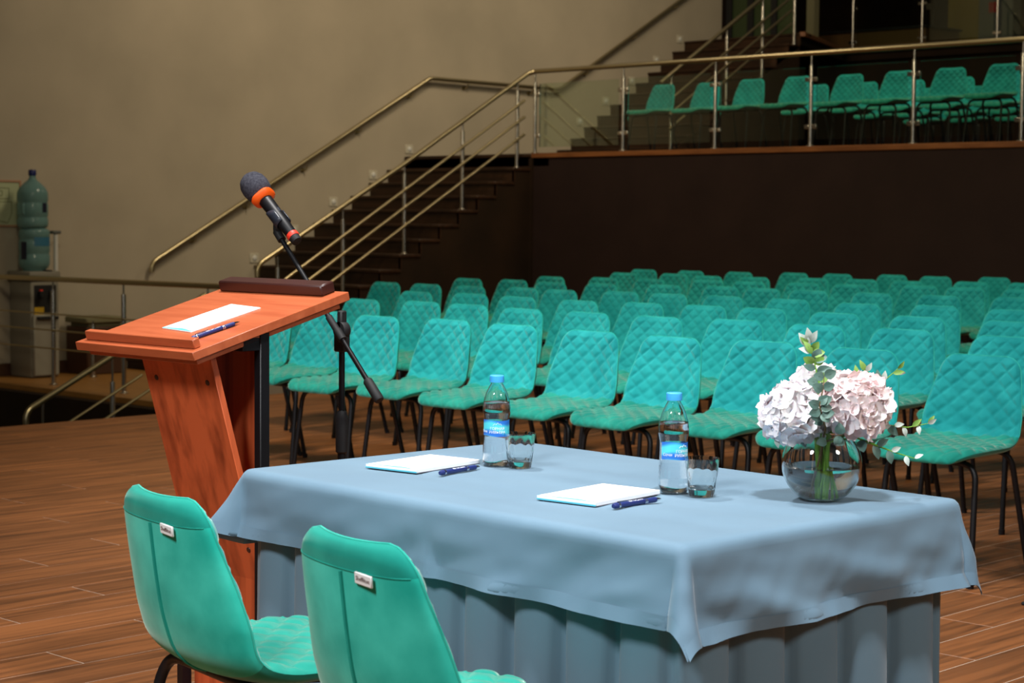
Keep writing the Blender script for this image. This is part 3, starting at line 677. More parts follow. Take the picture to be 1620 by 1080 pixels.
# slanted front panel
x0, x1 = 0.160, 0.452
lean = math.atan2(0.265, 0.92)
PM = Matrix.Translation((0, 0.365, 0.045)) @ Matrix.Rotation(lean, 4, 'X')
b = MB(); b.cbox(x0, x1, -0.009, 0.009, 0.0, 0.965, 0.0015, mtx=PM); pnl = b.build('front_panel', 'cherry', lc)
for (px_, pz_) in ((x0+0.045, 0.90), (x1-0.035, 0.90), (x0+0.045, 0.45), (x1-0.03, 0.45)):
    b = MB(); b.lathe([(0.008, 0), (0.007, 0.002), (0.0, 0.0025)], 12); b.xf(PM @ Matrix.Translation((px_, -0.0085, pz_)) @ Matrix.Rotation(PI/2, 4, 'X')); b.build('screw_cap', 'mahog', pnl)
b = MB(); b.cbox(x0+0.002, x1-0.002, 0.255, 0.272, 0.045, 1.02, 0.0015); b.build('rear_panel', 'cherry', lc)
for xx in (x0-0.030, x1+0.004):
    b = MB(); b.cbox(xx, xx+0.026, 0.222, 0.252, 0.03, 1.03, 0.002); b.build('post', 'black', lc)
for xx in (x0-0.028, x1-0.04):
    b = MB(); b.cbox(xx, xx+0.066, 0.17, 0.225, 0.985, 1.02, 0.002); b.build('bracket', 'black', lc)
b = MB(); b.cbox(0.06, 0.56, 0.02, 0.52, 0.002, 0.03, 0.003); b.build('base', 'cherry_top', lc)
# paper and pen on the lectern
def pad_mb(w_, l_, h_): return MB()
PMX = Matrix.Translation((-4.2, 2.72, 0)) @ Matrix.Rotation(0.008, 4, 'Z') @ TM
def notepad(mtx, w_, l_, h_, label, name='notepad'):
    t = thing(name, label, 'notepad'); t.matrix_world = mtx
    if h_ > 0.004:
        b = MB(); b.cbox(-w_/2, w_/2, -l_/2, l_/2, 0, 0.0012, 0.0003); b.build('card_back', 'grey_card', t, smooth=False)
    b = MB(); b.cbox(-w_/2, w_/2, -l_/2, l_/2, 0.0012 if h_ > 0.004 else 0.0002, h_, 0.0004); b.build('pages', 'paper', t, smooth=False)
    b = MB()
    V = [(-w_/2, -l_/2, h_+0.0002)]; nn = 14
    edge = [(-w_/2+w_*0.98*i/nn, -l_/2+0.006+0.012*math.sin(PI*min(1, i/nn*1.05))*(0.35+0.65*i/nn)*math.exp(-2.2*(i/nn-0.6)**2*3)) for i in range(nn+1)]
    for i in range(nn):
        (ax, ay), (bx_, by_) = edge[i], edge[i+1]
        b.add([(ax, -l_/2+0.0005, h_+0.0002), (bx_, -l_/2+0.0005, h_+0.0002), (bx_, by_, h_+0.0002), (ax, ay, h_+0.0002)], [(0, 1, 2, 3)])
    b.build('printed_wave', 'teal_print', t, smooth=False)
    if h_ > 0.004:
        b = MB(); b.cbox(-w_/2, w_/2, -l_/2-0.0006, -l_/2+0.004, 0.0006, 0.0040, 0.0003); b.build('binding', 'teal_print', t, smooth=False)
    return t
notepad(PMX @ Matrix.Translation((0.265, 0.245, 0.0)) @ Matrix.Rotation(-0.10, 4, 'Z'), 0.140, 0.215, 0.003, 'white sheet with a pale teal corner lying on the sloping lectern top', 'paper_sheet')
def pen(mtx, label, text=True):
    t = thing('ballpoint_pen', label, 'pen'); t.matrix_world = mtx      # lies along +y, button end at 0, tip at 0.145
    def ring(name, prof, mm, parent=t):
        b = MB(); b.lathe(prof, 16); b.xf(Matrix.Rotation(-PI/2, 4, 'X')); return b.build(name, mm, parent)
    ring('button', [(0.0, 0.0), (0.0042, 0.001), (0.0058, 0.006), (0.006, 0.013), (0.0048, 0.0135)], 'navy')
    brl = ring('barrel', [(0.0052, 0.0135), (0.0055, 0.018), (0.0056, 0.093), (0.0052, 0.0935)], 'navy')
    ring('ring', [(0.0058, 0.0145), (0.0060, 0.0155), (0.0058, 0.0185)], 'chrome'); ring('ring', [(0.0058, 0.092), (0.0061, 0.093), (0.0058, 0.0945)], 'chrome'); ring('ring', [(0.0058, 0.0965), (0.0061, 0.0975), (0.0058, 0.099)], 'chrome')
    ring('grip', [(0.0055, 0.0945), (0.0056, 0.124), (0.0050, 0.128)], 'navy')
    ring('tip', [(0.0046, 0.128), (0.0030, 0.138), (0.0010, 0.144), (0.0, 0.146)], 'chrome')
    b = MB(); b.cbox(-0.0022, 0.0022, 0.017, 0.055, 0.0075, 0.0086, 0.0004, mtx=Matrix.Rotation(-0.9, 4, 'Y')); b.cbox(-0.0022, 0.0022, 0.016, 0.020, 0.004, 0.0080, 0.0004, mtx=Matrix.Rotation(-0.9, 4, 'Y')); b.build('clip', 'chrome', t)
    if text:
        V, Fs = text_mesh('SEA GALAXY', 0.0075, 0.0001)
        b = MB(); R0 = 0.00575; V2 = []
        for v in V:
            a = PI/2-0.30-v.y/R0*-1.0; rr = R0+v.z
            V2.append((math.cos(PI-a)*rr*-1 if False else rr*math.cos(a), 0.072+v.x*-1.0 if False else 0.066+v.x, rr*math.sin(a)))
        b.add(V2, Fs); b.build('lettering', 'white_ink', brl, smooth=False)
    return t
Zp = 0.0062
def pen_on_table(p, q, label):
    d = Vector((q[0]-p[0], q[1]-p[1], 0)); a = math.atan2(d.y, d.x)-PI/2
    return pen(Matrix.Translation((p[0], p[1], 0.7605+Zp)) @ Matrix.Rotation(a, 4, 'Z'), label)
pen(PMX @ Matrix.Translation((0.400, 0.075, Zp)) @ Matrix.Rotation(-0.10, 4, 'Z'), 'navy ballpoint pen resting on the lectern beside the sheet')

# microphone stand and microphone
ms = thing('microphone_stand', 'black boom microphone stand behind the cherry lectern', 'microphone stand', (-3.994, 3.45, 0))
PV = Vector((0, 0, 1.005))
b = MB(); b.tube([(0, 0, 0.08), (0, 0, 0.74)], 0.0115, 12); b.build('lower_tube', 'black', ms)
b = MB(); b.tube([(0, 0, 0.72), (0, 0, 0.98)], 0.0085, 12); b.build('upper_tube', 'black', ms)
b = MB(); b.lathe([(0.012, 0.66), (0.017, 0.665), (0.0175, 0.76), (0.014, 0.775), (0.0105, 0.78), (0.0, 0.78)], 16); b.build('clutch', 'blackm', ms)
for k in range(3):
    a = 0.52+k*2*PI/3+PI/3; b = MB(); b.tube([(0.015*math.cos(a), 0.015*math.sin(a), 0.13), (0.05*math.cos(a), 0.05*math.sin(a), 0.12), (0.22*math.cos(a), 0.22*math.sin(a), 0.012)], 0.008, 8); b.tube([(0.205*math.cos(a), 0.205*math.sin(a), 0.02), (0.225*math.cos(a), 0.225*math.sin(a), 0.012)], 0.0115, 8); b.build('leg', 'black', ms)
b = MB(); b.lathe([(0.0, 0.06), (0.025, 0.06), (0.025, 0.15), (0.014, 0.16), (0.0, 0.16)], 16); b.build('leg_hub', 'blackm', ms)
bd = Vector((-0.250, 0.0, 0.257)).normalized()          # up the boom toward the mic
off = Vector((0.0, -0.018, 0.0))
b = MB(); b.cbox(-0.019, 0.019, -0.016, 0.016, 0.945, 1.0, 0.004); b.cbox(-0.010, 0.010, -0.012, 0.012, 0.99, 1.06, 0.004)
b.lathe([(0.024, -0.012), (0.026, -0.008), (0.026, 0.008), (0.024, 0.012), (0.0, 0.012)], 18); b.xf(Matrix.Translation(PV) @ Matrix.Rotation(PI/2, 4, 'X'), len(b.v)-90)
b.build('boom_clamp', 'blackm', ms)
b = MB(); b.tube([PV+off-bd*0.20, PV+off+bd*0.365], 0.0072, 12); bo = b.build('boom_arm', 'black', ms)
b = MB(); b.tube([PV+off-bd*0.255, PV+off-bd*0.250, PV+off-bd*0.185, PV+off-bd*0.18], [0.012, 0.0145, 0.0135, 0.010], 14); b.build('counterweight', 'blackm', bo)
b = MB(); b.tube([PV+off-bd*0.03, PV+off+bd*0.05], 0.0100, 12); b.tube([PV+off-bd*0.0, PV+off-bd*0.035], 0.0125, 12); b.build('boom_collar', 'blackm', bo)
# clip
tip = PV+off+bd*0.365
md = Vector((-0.765, -0.02, 0.643)).normalized()             # microphone axis toward its head
mid = tip+Vector((-0.006, 0.0, 0.054))
b = MB(); b.tube([tip-bd*0.02, tip+bd*0.012, tip+Vector((-0.004, 0, 0.022))], 0.0125, 12); b.cbox(-0.012, 0.012, -0.012, 0.012, -0.012, 0.014, 0.004, mtx=Matrix.Translation(tip+Vector((-0.004, 0, 0.022)))); b.build('swivel', 'blackm', ms)
Q = md.to_track_quat('Z', 'Y').to_matrix().to_4x4(); MM = Matrix.Translation(mid) @ Q
b = MB()
for s_ in (0.0215, 0.0245): pass
nn = 22
def clipv(u, v):
    a = 0.75+(2*PI-1.5)*u; return MM @ Vector((0.0235*math.cos(a+PI/2), 0.0235*math.sin(a+PI/2), -0.035+0.065*v*(1-0.35*abs(2*u-1)**2)))
b.grid(clipv, nn, 4); o = b.build('mic_clip', 'clip', ms); md_ = o.modifiers.new('solid', 'SOLIDIFY'); md_.thickness = 0.003
mc = thing('microphone', 'black handheld microphone with dark grey foam ball and orange ring, held on the boom', 'microphone')
mc.matrix_world = Matrix.Translation((-3.994, 3.45, 0)) @ MM
b = MB(); b.lathe([(0.0, -0.085), (0.015, -0.084), (0.0165, -0.08), (0.0185, -0.02), (0.0205, 0.045), (0.021, 0.075), (0.02, 0.09), (0.0, 0.09)], 24); b.build('handle', 'black', mc)
b = MB(); b.lathe([(0.0, -0.112), (0.0145, -0.111), (0.0155, -0.108), (0.0162, -0.086), (0.0, -0.0855)], 20); b.build('tail_cap', 'blackm', mc)
b = MB(); b.lathe([(0.0168, -0.094), (0.0178, -0.092), (0.0178, -0.082), (0.0172, -0.080)], 24); b.build('red_band', 'red', mc)
b = MB(); b.lathe([(0.021, 0.068), (0.026, 0.070), (0.036, 0.079), (0.037, 0.083), (0.034, 0.087), (0.022, 0.087)], 32, mod=lambda a, z: 1+(0.06*math.cos(4*a+1.0) if z > 0.072 else 0)); b.build('anti_roll_ring', 'orange', mc)
b = MB(); b.lathe([(0.0, 0.085), (0.022, 0.086), (0.033, 0.094), (0.0395, 0.110), (0.0415, 0.128), (0.0395, 0.146), (0.033, 0.161), (0.022, 0.171), (0.010, 0.1755), (0.0, 0.1765)], 32); b.build('foam_windscreen', 'foam', mc)
b = MB(); b.cbox(-0.004, 0.004, 0.017, 0.0205, 0.0, 0.018, 0.001); b.build('switch', 'clip', mc)

# ================================================================ TABLE
TC = Vector((-2.667, 2.986, 0)); TR = -0.045; TW, TD, TZ = 1.275, 0.815, 0.755
tb = thing('folding_table', 'rectangular table hidden beneath the blue-grey cloth and pleated skirt', 'table', TC, TR)
b = MB(); b.cbox(-TW/2+0.012, TW/2-0.012, -TD/2+0.012, TD/2-0.012, TZ-0.03, TZ-0.003, 0.004); b.build('table_top', 'stairwood', tb)
for sx in (-1, 1):
    for sy in (-1, 1):
        b = MB(); b.tube([(sx*(TW/2-0.1), sy*(TD/2-0.1), 0), (sx*(TW/2-0.1), sy*(TD/2-0.1), TZ-0.03)], 0.016, 10); b.build('leg', 'black', tb)
# pleated skirt
def skirt():
    b = MB(); hw, hd, rc = TW/2-0.010, TD/2-0.010, 0.02; per = []
    segs = [((-hw, -hd), (hw, -hd), (0, -1)), ((hw, -hd), (hw, hd), (1, 0)), ((hw, hd), (-hw, hd), (0, 1)), ((-hw, hd), (-hw, -hd), (-1, 0))]
    for (p, q, nn_) in segs:
        L_ = math.dist(p, q); k = int(L_/0.006)
        for i in range(k):
            t = i/k; per.append((p[0]+(q[0]-p[0])*t, p[1]+(q[1]-p[1])*t, nn_, t*L_, L_))
    nz = 16; V = []
    n = len(per)
    for j in range(nz):
        v = j/(nz-1); z = 0.004+(TZ-0.02-0.004)*(1-v)
        for (x, y, nn_, s, L_) in per:
            T = L_/round(L_/0.145); ph = (s+0.018*noise.noise(Vector((s*2+nn_[0]*9, v*1.1, 3+nn_[1]*5)))*v)/T
            fr = ph-math.floor(ph)
            # box pleat: broad rounded panel, then a deep sharp fold
            sh = math.sin(PI*min(1, fr/0.80))**0.45 if fr < 0.80 else -0.6*math.sin(PI*(fr-0.80)/0.20)
            idx = math.floor(ph)
            rndv = noise.noise(Vector((idx*3.7+nn_[0]*11, nn_[1]*7, 1.0)))
            amp = (0.016+0.032*v)*(0.8+0.5*rndv)
            edge = min(1, s/0.03, (L_-s)/0.03)
            d = amp*sh*edge+0.010*v+0.006*v*noise.noise(Vector((s*5, v*2, 5+nn_[0]*3)))
            tx, ty = -nn_[1], nn_[0]
            shear = 0.018*v*math.sin(2*PI*fr)*(0.5+0.5*rndv)
            V.append((x+nn_[0]*d+tx*shear*edge, y+nn_[1]*d+ty*shear*edge, z))
    Fs = [(j*n+i, (j+1)*n+i, (j+1)*n+(i+1) % n, j*n+(i+1) % n) for j in range(nz-1) for i in range(n)]
    b.add(V, Fs); return b
sk = skirt().build('table_skirt', 'skirt', None, ang=3.0); sk.location = TC; sk.rotation_euler = (0, 0, TR)
tag(sk, 'pleated blue-grey table skirt hanging to the floor beneath the overcloth', 'table skirt')
# overcloth
def cloth_pt(p, q, da, db):
    """p,q flat cloth coordinates from table centre"""
    hw, hd = TW/2, TD/2; ox = max(0, abs(p)-hw); oy = max(0, abs(q)-hd); sx = 1 if p > 0 else -1; sy = 1 if q > 0 else -1
    cx = max(-hw, min(hw, p)); cy = max(-hd, min(hd, q)); R_ = 0.022
    r = math.hypot(ox, oy)
    if r < 1e-6:
        w1 = 0.0012*math.sin(cy*34+1.5*noise.noise(Vector((p*2.0, q*5, 1))))*0.6+0.0034*noise.noise(Vector((p*1.6, q*12, 2)))
        edge = min(1, (hw-abs(p))/0.05, (hd-abs(q))/0.05)
        return Vector((p, q, TZ+0.0025+max(-0.0012, w1)*edge))
    r *= 1-0.13*math.sin(2*math.atan2(oy, ox))**2
    phi = math.atan2(oy, ox)                                        # 0: x side, 90: y side
    s2 = math.sin(2*phi)
    side = ('x' if ox > oy else 'y', sx, sy)
    fl = 0.07+0.62*max(0, s2)**1.3*CF[(sx, sy)]                    # outward slope
    dirx, diry = math.cos(phi)*sx, math.sin(phi)*sy
    # round over the edge, then hang with outward slope fl
    al = math.pi/2-math.atan(fl); ra = R_*al
    if r < ra: a = r/R_; out = R_*math.sin(a); dn = R_*(1-math.cos(a))
    else:
        out = R_*math.sin(al)+(r-ra)*math.cos(al); dn = R_*(1-math.cos(al))+(r-ra)*math.sin(al)
    v = r/0.20; tcoord = p if oy > 0 and ox == 0 else (q if ox > 0 and oy == 0 else (p+q))
    # soft folds growing downward
    k1 = noise.noise(Vector((p*5.0+dn*7.0, q*5.0-dn*5.0, 4.0+sx)))*0.026+noise.noise(Vector((p*11+dn*13, q*11-dn*9, 9.0)))*0.011+noise.noise(Vector((p*26-dn*20, q*26+dn*24, 2.0)))*0.0035
    out += (k1+0.004)*min(1, v)**1.2*(1 if s2 < 0.05 else 0.5)
    P = Vector((cx+dirx*out, cy+diry*out, TZ+0.0025-dn))
    return P
CF = {(-1, -1): 0.95, (1, -1): 0.6, (1, 1): 0.30, (-1, 1): 0.8}
DX, DY = 0.185, 0.160
def cloth_mb():
    b = MB()
    def axis(h, d): 
        a = [-h-d+d*i/20 for i in range(20)]; m = [-h+2*h*i/70 for i in range(71)]; c = [h+d*(i+1)/20 for i in range(20)]; return a+m+c
    ax, ay = axis(TW/2, DX), axis(TD/2, DY); nx, ny = len(ax), len(ay)
    V = [cloth_pt(p, q, DX, DY) for q in ay for p in ax]
    b.add(V, [(j*nx+i, j*nx+i+1, (j+1)*nx+i+1, (j+1)*nx+i) for j in range(ny-1) for i in range(nx-1)])
    # hem band: an extra thickness along the border
    return b, ax, ay
cb, ax, ay = cloth_mb()
tc_ = thing('tablecloth', 'smooth blue-grey overcloth draped across the long table with flared corners', 'tablecloth', TC, TR)
o = cb.build('cloth', 'cloth', tc_, ang=3.0); md_ = o.modifiers.new('solid', 'SOLIDIFY'); md_.thickness = 0.0016; md_.offset = 1.0
hb = MB(); HWD = 0.026
def hemstrip(pts):
    V = []; 
    for (p, q, ip, iq) in pts:
        a = cloth_pt(p, q, DX, DY); c = cloth_pt(p+ip*HWD, q+iq*HWD, DX, DY)
        nrm = Vector((-ip, -iq, 0.0)); V += [a+nrm*0.0030, c+nrm*0.0026]
    k = len(pts); Fs = [(2*i, 2*i+1, 2*i+3, 2*i+2) for i in range(k-1)]
    hb.add(V, Fs)
X1, Y1 = TW/2+DX, TD/2+DY
hemstrip([(p, -Y1, 0, 1) for p in ax]); hemstrip([(p, Y1, 0, -1) for p in ax]); hemstrip([(-X1, q, 1, 0) for q in ay]); hemstrip([(X1, q, -1, 0) for q in ay])
hb.build('hem', 'cloth', tc_, ang=3.0)

ZT = 0.7605
notepad(Matrix.Translation((-3.093, 2.915, ZT)) @ Matrix.Rotation(0.12, 4, 'Z'), 0.148, 0.225, 0.009, 'white notepad with teal binding on the table, left of the far bottle')
notepad(Matrix.Translation((-2.502, 2.845, ZT)) @ Matrix.Rotation(0.10, 4, 'Z'), 0.144, 0.225, 0.009, 'white notepad with teal binding on the table, left of the near bottle')
pen_on_table((-2.944, 2.823), (-2.966, 2.98), 'navy ballpoint pen on the tablecloth beside the far notepad')
pen_on_table((-2.376, 2.742), (-2.375, 2.885), 'navy ballpoint pen on the tablecloth beside the near notepad')
# bottles
def bottle(loc, rz, label):
    t = thing('water_bottle', label, 'bottle', loc, rz, 'plastic water bottles on the table')
    k = 0.206/0.212
    prof = [(0.0, 0.006), (0.012, 0.004), (0.020, 0.0), (0.027, 0.001), (0.0305, 0.008), (0.0315, 0.03), (0.0300, 0.055), (0.0290, 0.064), (0.0285, 0.070), (0.0285, 0.110), (0.0290, 0.113), (0.0315, 0.125), (0.0318, 0.132), (0.0300, 0.150), (0.0245, 0.170), (0.0170, 0.186), (0.0135, 0.192), (0.0130, 0.197), (0.0155, 0.1985), (0.0155, 0.200), (0.0128, 0.2005)]
    prof = [(r, z*k) for r, z in prof]
    def md(a, z): return 1+(0.07*math.cos(5*a)*max(0, 1-z/0.012) if z < 0.012 else 0.006*math.sin(z*520)*(1 if 0.02 < z < 0.06 or 0.115 < z < 0.15 else 0))
    dense = []
    for i in range(len(prof)-1):
        for q in range(4): t_ = q/4; dense.append((prof[i][0]*(1-t_)+prof[i+1][0]*t_, prof[i][1]*(1-t_)+prof[i+1][1]*t_))
    dense.append(prof[-1])
    outer = dense; inner = [(max(0.0, r-0.0007), z+0.0007 if z < 0.01 else z) for r, z in dense]
    b = MB(); b.lathe(outer+inner[::-1], 40, mod=md); b.f = [f for f in b.f if len(f) == 4]; b.build('bottle_body', 'pet', t, ang=1.2)
    zw = 0.150*k
    wp = [(max(0.0, r-0.0012), z+0.0012 if z < 0.01 else z) for r, z in dense if z < zw]; rw = wp[-1][0]; wp += [(rw, zw), (0.0, zw)]
    b = MB(); b.lathe(wp, 40, mod=md); b.build('water', 'water', t, ang=1.2)
    b = MB(); b.lathe([(0.0162, 0.196*k), (0.0165, 0.197*k), (0.0160, 0.2105*k), (0.0145, 0.212*k), (0.0, 0.212*k)], 48, mod=lambda a, z: 1+0.012*math.cos(24*a)); b.build('cap', 'capblue', t)
    rl = 0.0290
    b = MB(); b.grid(lambda u, v: (rl*math.cos(-2.6+3.9*u), rl*math.sin(-2.6+3.9*u), (0.072+0.037*v+0.0012*math.sin(u*9)*(1 if v < 0.5 else 1))*k), 40, 4); lb = b.build('label', 'label', t)
    def wrap(txt, size, ang0, z):
        V, Fs = text_mesh(txt, size, 0.0001); b.__init__()
        b.add([((rl+0.0003+v.z)*math.cos(ang0+v.x/rl), (rl+0.0003+v.z)*math.sin(ang0+v.x/rl), z+v.y) for v in V], Fs)
    b = MB(); wrap('ГОРНАЯ', 0.0085, -0.85, 0.090*k); b.build('label_lettering', 'white_ink', lb, smooth=False)
    b = MB(); wrap('РИВЬЕРА', 0.0085, -0.85, 0.0815*k); b.build('label_lettering', 'white_ink', lb, smooth=False)
    b = MB(); wrap('Сочи', 0.0085, -2.05, 0.083*k); b.build('label_lettering', 'white_ink', lb, smooth=False)
    b = MB()
    pk = [(-0.010, 0.0), (-0.006, 0.005), (-0.003, 0.002), (0.001, 0.008), (0.004, 0.003), (0.007, 0.005), (0.010, 0.0)]
    b.tube([((rl+0.0004)*math.cos(-0.85+x/rl), (rl+0.0004)*math.sin(-0.85+x/rl), 0.0975*k+z*0.8) for x, z in pk], 0.0005, 5); b.build('mountain_mark', 'white_ink', lb)
    return t
bottle((-2.979, 3.034, ZT), 0.12, 'plastic water bottle with blue cap on the table, farther of the two')
bottle((-2.441, 3.005, ZT), 0.72, 'plastic water bottle with blue cap on the table, nearer of the two')
def tumbler(loc, rz, label):
    t = thing('tumbler', label, 'glass', loc, rz, 'empty glass tumblers on the table')
    H_ = 0.0785
    def md(a, z):
        f = max(0, min(1, (0.044-z)/0.012)); c = math.cos(5*a)
        return 1-0.055*f*(1-abs(c))**1.0
    zs = [0, 0.001, 0.003, 0.010, 0.020, 0.028, 0.032, 0.036, 0.040, 0.044, 0.050, 0.062, 0.076, 0.0785]
    prof = [(0.0, 0.0), (0.024, 0.0)]+[(0.0255+0.0100*(z/H_)**0.9, max(z, 0.0008)) for z in zs[1:]]
    inn = [(0.0343, 0.0785), (0.0338, 0.074), (0.0325, 0.055), (0.0308, 0.040), (0.0285, 0.026), (0.0255, 0.017), (0.018, 0.0145), (0.0, 0.014)]
    b = MB(); b.lathe(prof+inn, 60, mod=lambda a, z: md(a, z)); b.build('glass_body', 'glass', t, ang=0.9)
    return t
tumbler((-2.921, 3.050, ZT), 0.1, 'empty faceted glass tumbler beside the farther water bottle')
tumbler((-2.367, 3.006, ZT), 0.3, 'empty faceted glass tumbler beside the nearer water bottle')

# ================================================================ VASE AND FLOWERS
VB = Vector((-2.176, 3.150, ZT)); vr = 0.080
vs_ = thing('fish_bowl_vase', 'round clear glass vase half full of water on the table corner', 'vase', VB)
th0 = math.asin(0.036/vr)
pro = [(0.0, 0.003), (0.034, 0.0)]; 
zc = math.sqrt(vr*vr-0.036**2)
for i in range(27):
    a = -PI/2+th0+0.02+(PI-th0-0.62)*i/26; pro.append((vr*math.cos(a), zc+vr*math.sin(a)))
rim = pro[-1]; inn = [(max(0, r-0.0026), z) for r, z in pro[2:]][::-1]; inn = [(rim[0]-0.0026, rim[1]+0.0005)]+inn[1:]
b = MB(); b.lathe(pro+inn+[(0.0, pro[2][1]+0.004)], 64); b.build('bowl', 'glass', vs_, ang=1.2)
zw = zc-0.004; wp = [(0.0, pro[2][1]+0.0055)]
for i in range(24):
    a = -PI/2+0.42+(PI/2-0.42+math.asin((zw-zc)/(vr-0.0032)))*i/23; wp.append(((vr-0.0032)*math.cos(a), max(pro[2][1]+0.0055, zc+(vr-0.0032)*math.sin(a))))
wp.append((0.0, wp[-1][1]))
b = MB(); b.lathe(wp, 64); b.build('water', 'water', vs_, ang=1.2)
# floret meshes: four cupped petals around a small eye
def floret_mesh(seed, mm):
    rnd = random.Random(seed); b = MB()
    for k in range(4):
        a = k*PI/2+rnd.uniform(-.12, .12); ln = 0.0200*rnd.uniform(.9, 1.15); wd = 0.0125*rnd.uniform(.92, 1.1); cup = rnd.uniform(0.1, 0.5); tw = rnd.uniform(-.25, .25)
        def pt(u, v):
            t = v; s_ = 2*u-1; wv = wd*(math.sin(PI*min(1, 0.12+t*0.80))**0.6)
            x = t*ln; y = s_*wv; z = cup*0.006*t*t*2+0.003*s_*s_*t-0.0012*math.sin(3*PI*s_*0.5+seed)*t+tw*y
            return Matrix.Rotation(a, 4, 'Z') @ Vector((0.0012+x, y, z))
        b.grid(pt, 5, 5)
    st_ = len(b.m); b.lathe([(0.0, -0.0005), (0.0016, 0.0), (0.0012, 0.0016), (0.0, 0.002)], 6, mi=1)
    return b.mesh('floret', [mm, 'floret_eye'], ang=1.5)
FLO = [[floret_mesh(i, 'petal') for i in range(4)], [floret_mesh(i+10, 'petal2') for i in range(4)]]
def hydrangea(c, rad, kind, n, label, squash=0.85, seed=1):
    rnd = random.Random(seed); c = Vector(c); t = thing('hydrangea', label, 'flower', VB, 0, 'hydrangeas in the vase')
    lc_ = c-VB
    b = MB(); foot = Vector((0.010*rnd.uniform(-1, 1), 0.010*rnd.uniform(-1, 1), 0.014)); neck = Vector((lc_.x*0.20, lc_.y*0.20, 0.125))
    b.tube([foot, foot.lerp(neck, .5)+Vector((0.001, 0, 0)), neck, neck.lerp(lc_, 0.5), lc_], 0.0052, 10); b.build('stem', 'stem', t)
    b = MB()
    for j in range(14):
        d = Vector((rnd.gauss(0, 1), rnd.gauss(0, 1), rnd.gauss(0.2, 1))).normalized(); b.tube([lc_-Vector((0, 0, rad*0.3)), lc_+d*rad*0.85], 0.0012, 5)
    b.build('flower_stalks', 'stem', t)
    ga = PI*(3-math.sqrt(5))
    for i in range(n):
        z = 1-(i+0.5)*1.72/n; r_ = math.sqrt(max(0, 1-z*z)); a = ga*i
        d = Vector((r_*math.cos(a), r_*math.sin(a), z*squash)); rr = rad*rnd.uniform(0.86, 1.04)
        p = lc_+d*rr; nrm = (Vector((d.x, d.y, d.z))+Vector((rnd.uniform(-.35, .35), rnd.uniform(-.35, .35), rnd.uniform(-.3, .3)))).normalized()
        o = link('floret', FLO[kind][i % 4], t); o.matrix_local = Matrix.Translation(p) @ nrm.to_track_quat('Z', 'Y').to_matrix().to_4x4() @ Matrix.Rotation(rnd.uniform(0, 6.28), 4, 'Z') @ Matrix.Scale(rnd.uniform(1.0, 1.35), 4)
    return t
RR = Vector((r2.x, r2.y, 0)).normalized(); DD = Vector((fw.x, fw.y, 0)).normalized()
def vp(dx, dz, dd=0.0): return VB+RR*dx+DD*dd+Vector((0, 0, dz))
hydrangea(vp(-0.058, 0.170, 0.000), 0.058, 1, 96, 'white hydrangea bloom, left one in the glass vase', 1.0, 3)
hydrangea(vp(0.060, 0.190, -0.012), 0.068, 0, 124, 'large blush pink hydrangea bloom, right one in the glass vase', 0.86, 5)
hydrangea(vp(-0.004, 0.222, 0.045), 0.042, 1, 50, 'small white hydrangea bloom behind the other two in the vase', 0.9, 8)
LEAF = {}
def leaf_mesh(kind, ln, wd, mm):
    b = MB()
    def pt(u, v):
        s_ = 2*u-1; t = v
        wv = wd*math.sin(PI*(t**0.8)*0.98+0.02)**(0.75 if kind == 'round' else 1.0)
        return (t*ln, s_*wv, 0.10*ln*math.sin(PI*t)+0.25*abs(s_)*wv*0.6)
    b.grid(pt, 5, 8); b.tube([(0.0, 0, 0), (ln*0.5, 0, 0.1*ln+0.0003), (ln*0.95, 0, 0.02*ln)], [0.0007, 0.0005, 0.0002], 4)
    me = b.mesh('leaf', mm, ang=1.5); return me
LEAF['round'] = leaf_mesh('round', 0.021, 0.0088, 'leaf_grey'); LEAF['long'] = leaf_mesh('long', 0.030, 0.0065, 'leaf_green'); LEAF['pale'] = leaf_mesh('long', 0.024, 0.0062, 'leaf_pale'); LEAF['greylong'] = leaf_mesh('long', 0.027, 0.0075, 'leaf_grey'); LEAF['greenround'] = leaf_mesh('round', 0.021, 0.008, 'leaf_green')
def sprig(pts, leaves, label, seed=1, mm='stem'):
    """pts: list of (dx, dz, dd) along the stem; leaves: (t, kind, ang_deg in the picture plane, scale)"""
    rnd = random.Random(seed)
    t = thing('foliage_sprig', label, 'foliage', VB, 0, 'green sprigs in the vase')
    P = [vp(*p)-VB for p in pts]; root = Vector((rnd.uniform(-.02, .02), rnd.uniform(-.02, .02), 0.018)); P = [root, Vector((P[0].x*0.18, P[0].y*0.18, 0.115))]+P
    b = MB(); b.tube(P, [0.0024]+[0.002]*(len(P)-3)+[0.0012, 0.0007], 7); b.build('stem', mm, t)
    Q_ = P[2:]; seg = [0]
    for i in range(1, len(Q_)): seg.append(seg[-1]+(Q_[i]-Q_[i-1]).length)
    for (tt, kind, ang, sc) in leaves:
        s_ = tt*seg[-1]; i = 0
        while i < len(seg)-2 and seg[i+1] < s_: i += 1
        p = Q_[i].lerp(Q_[i+1], (s_-seg[i])/max(1e-6, seg[i+1]-seg[i]))
        a = math.radians(ang); dir_ = (RR*math.cos(a)+Vector((0, 0, math.sin(a)))-DD*rnd.uniform(-.15, .35)).normalized()
        side = (-DD+Vector((rnd.uniform(-.4, .4), rnd.uniform(-.4, .4), rnd.uniform(-.3, .5)))); zz = (side-dir_*side.dot(dir_)).normalized(); yy = zz.cross(dir_)
        m = Matrix((dir_, yy, zz)).transposed().to_4x4()
        o = link('leaf', LEAF[kind], t); o.matrix_local = Matrix.Translation(p) @ m @ Matrix.Scale(sc, 4)
    return t
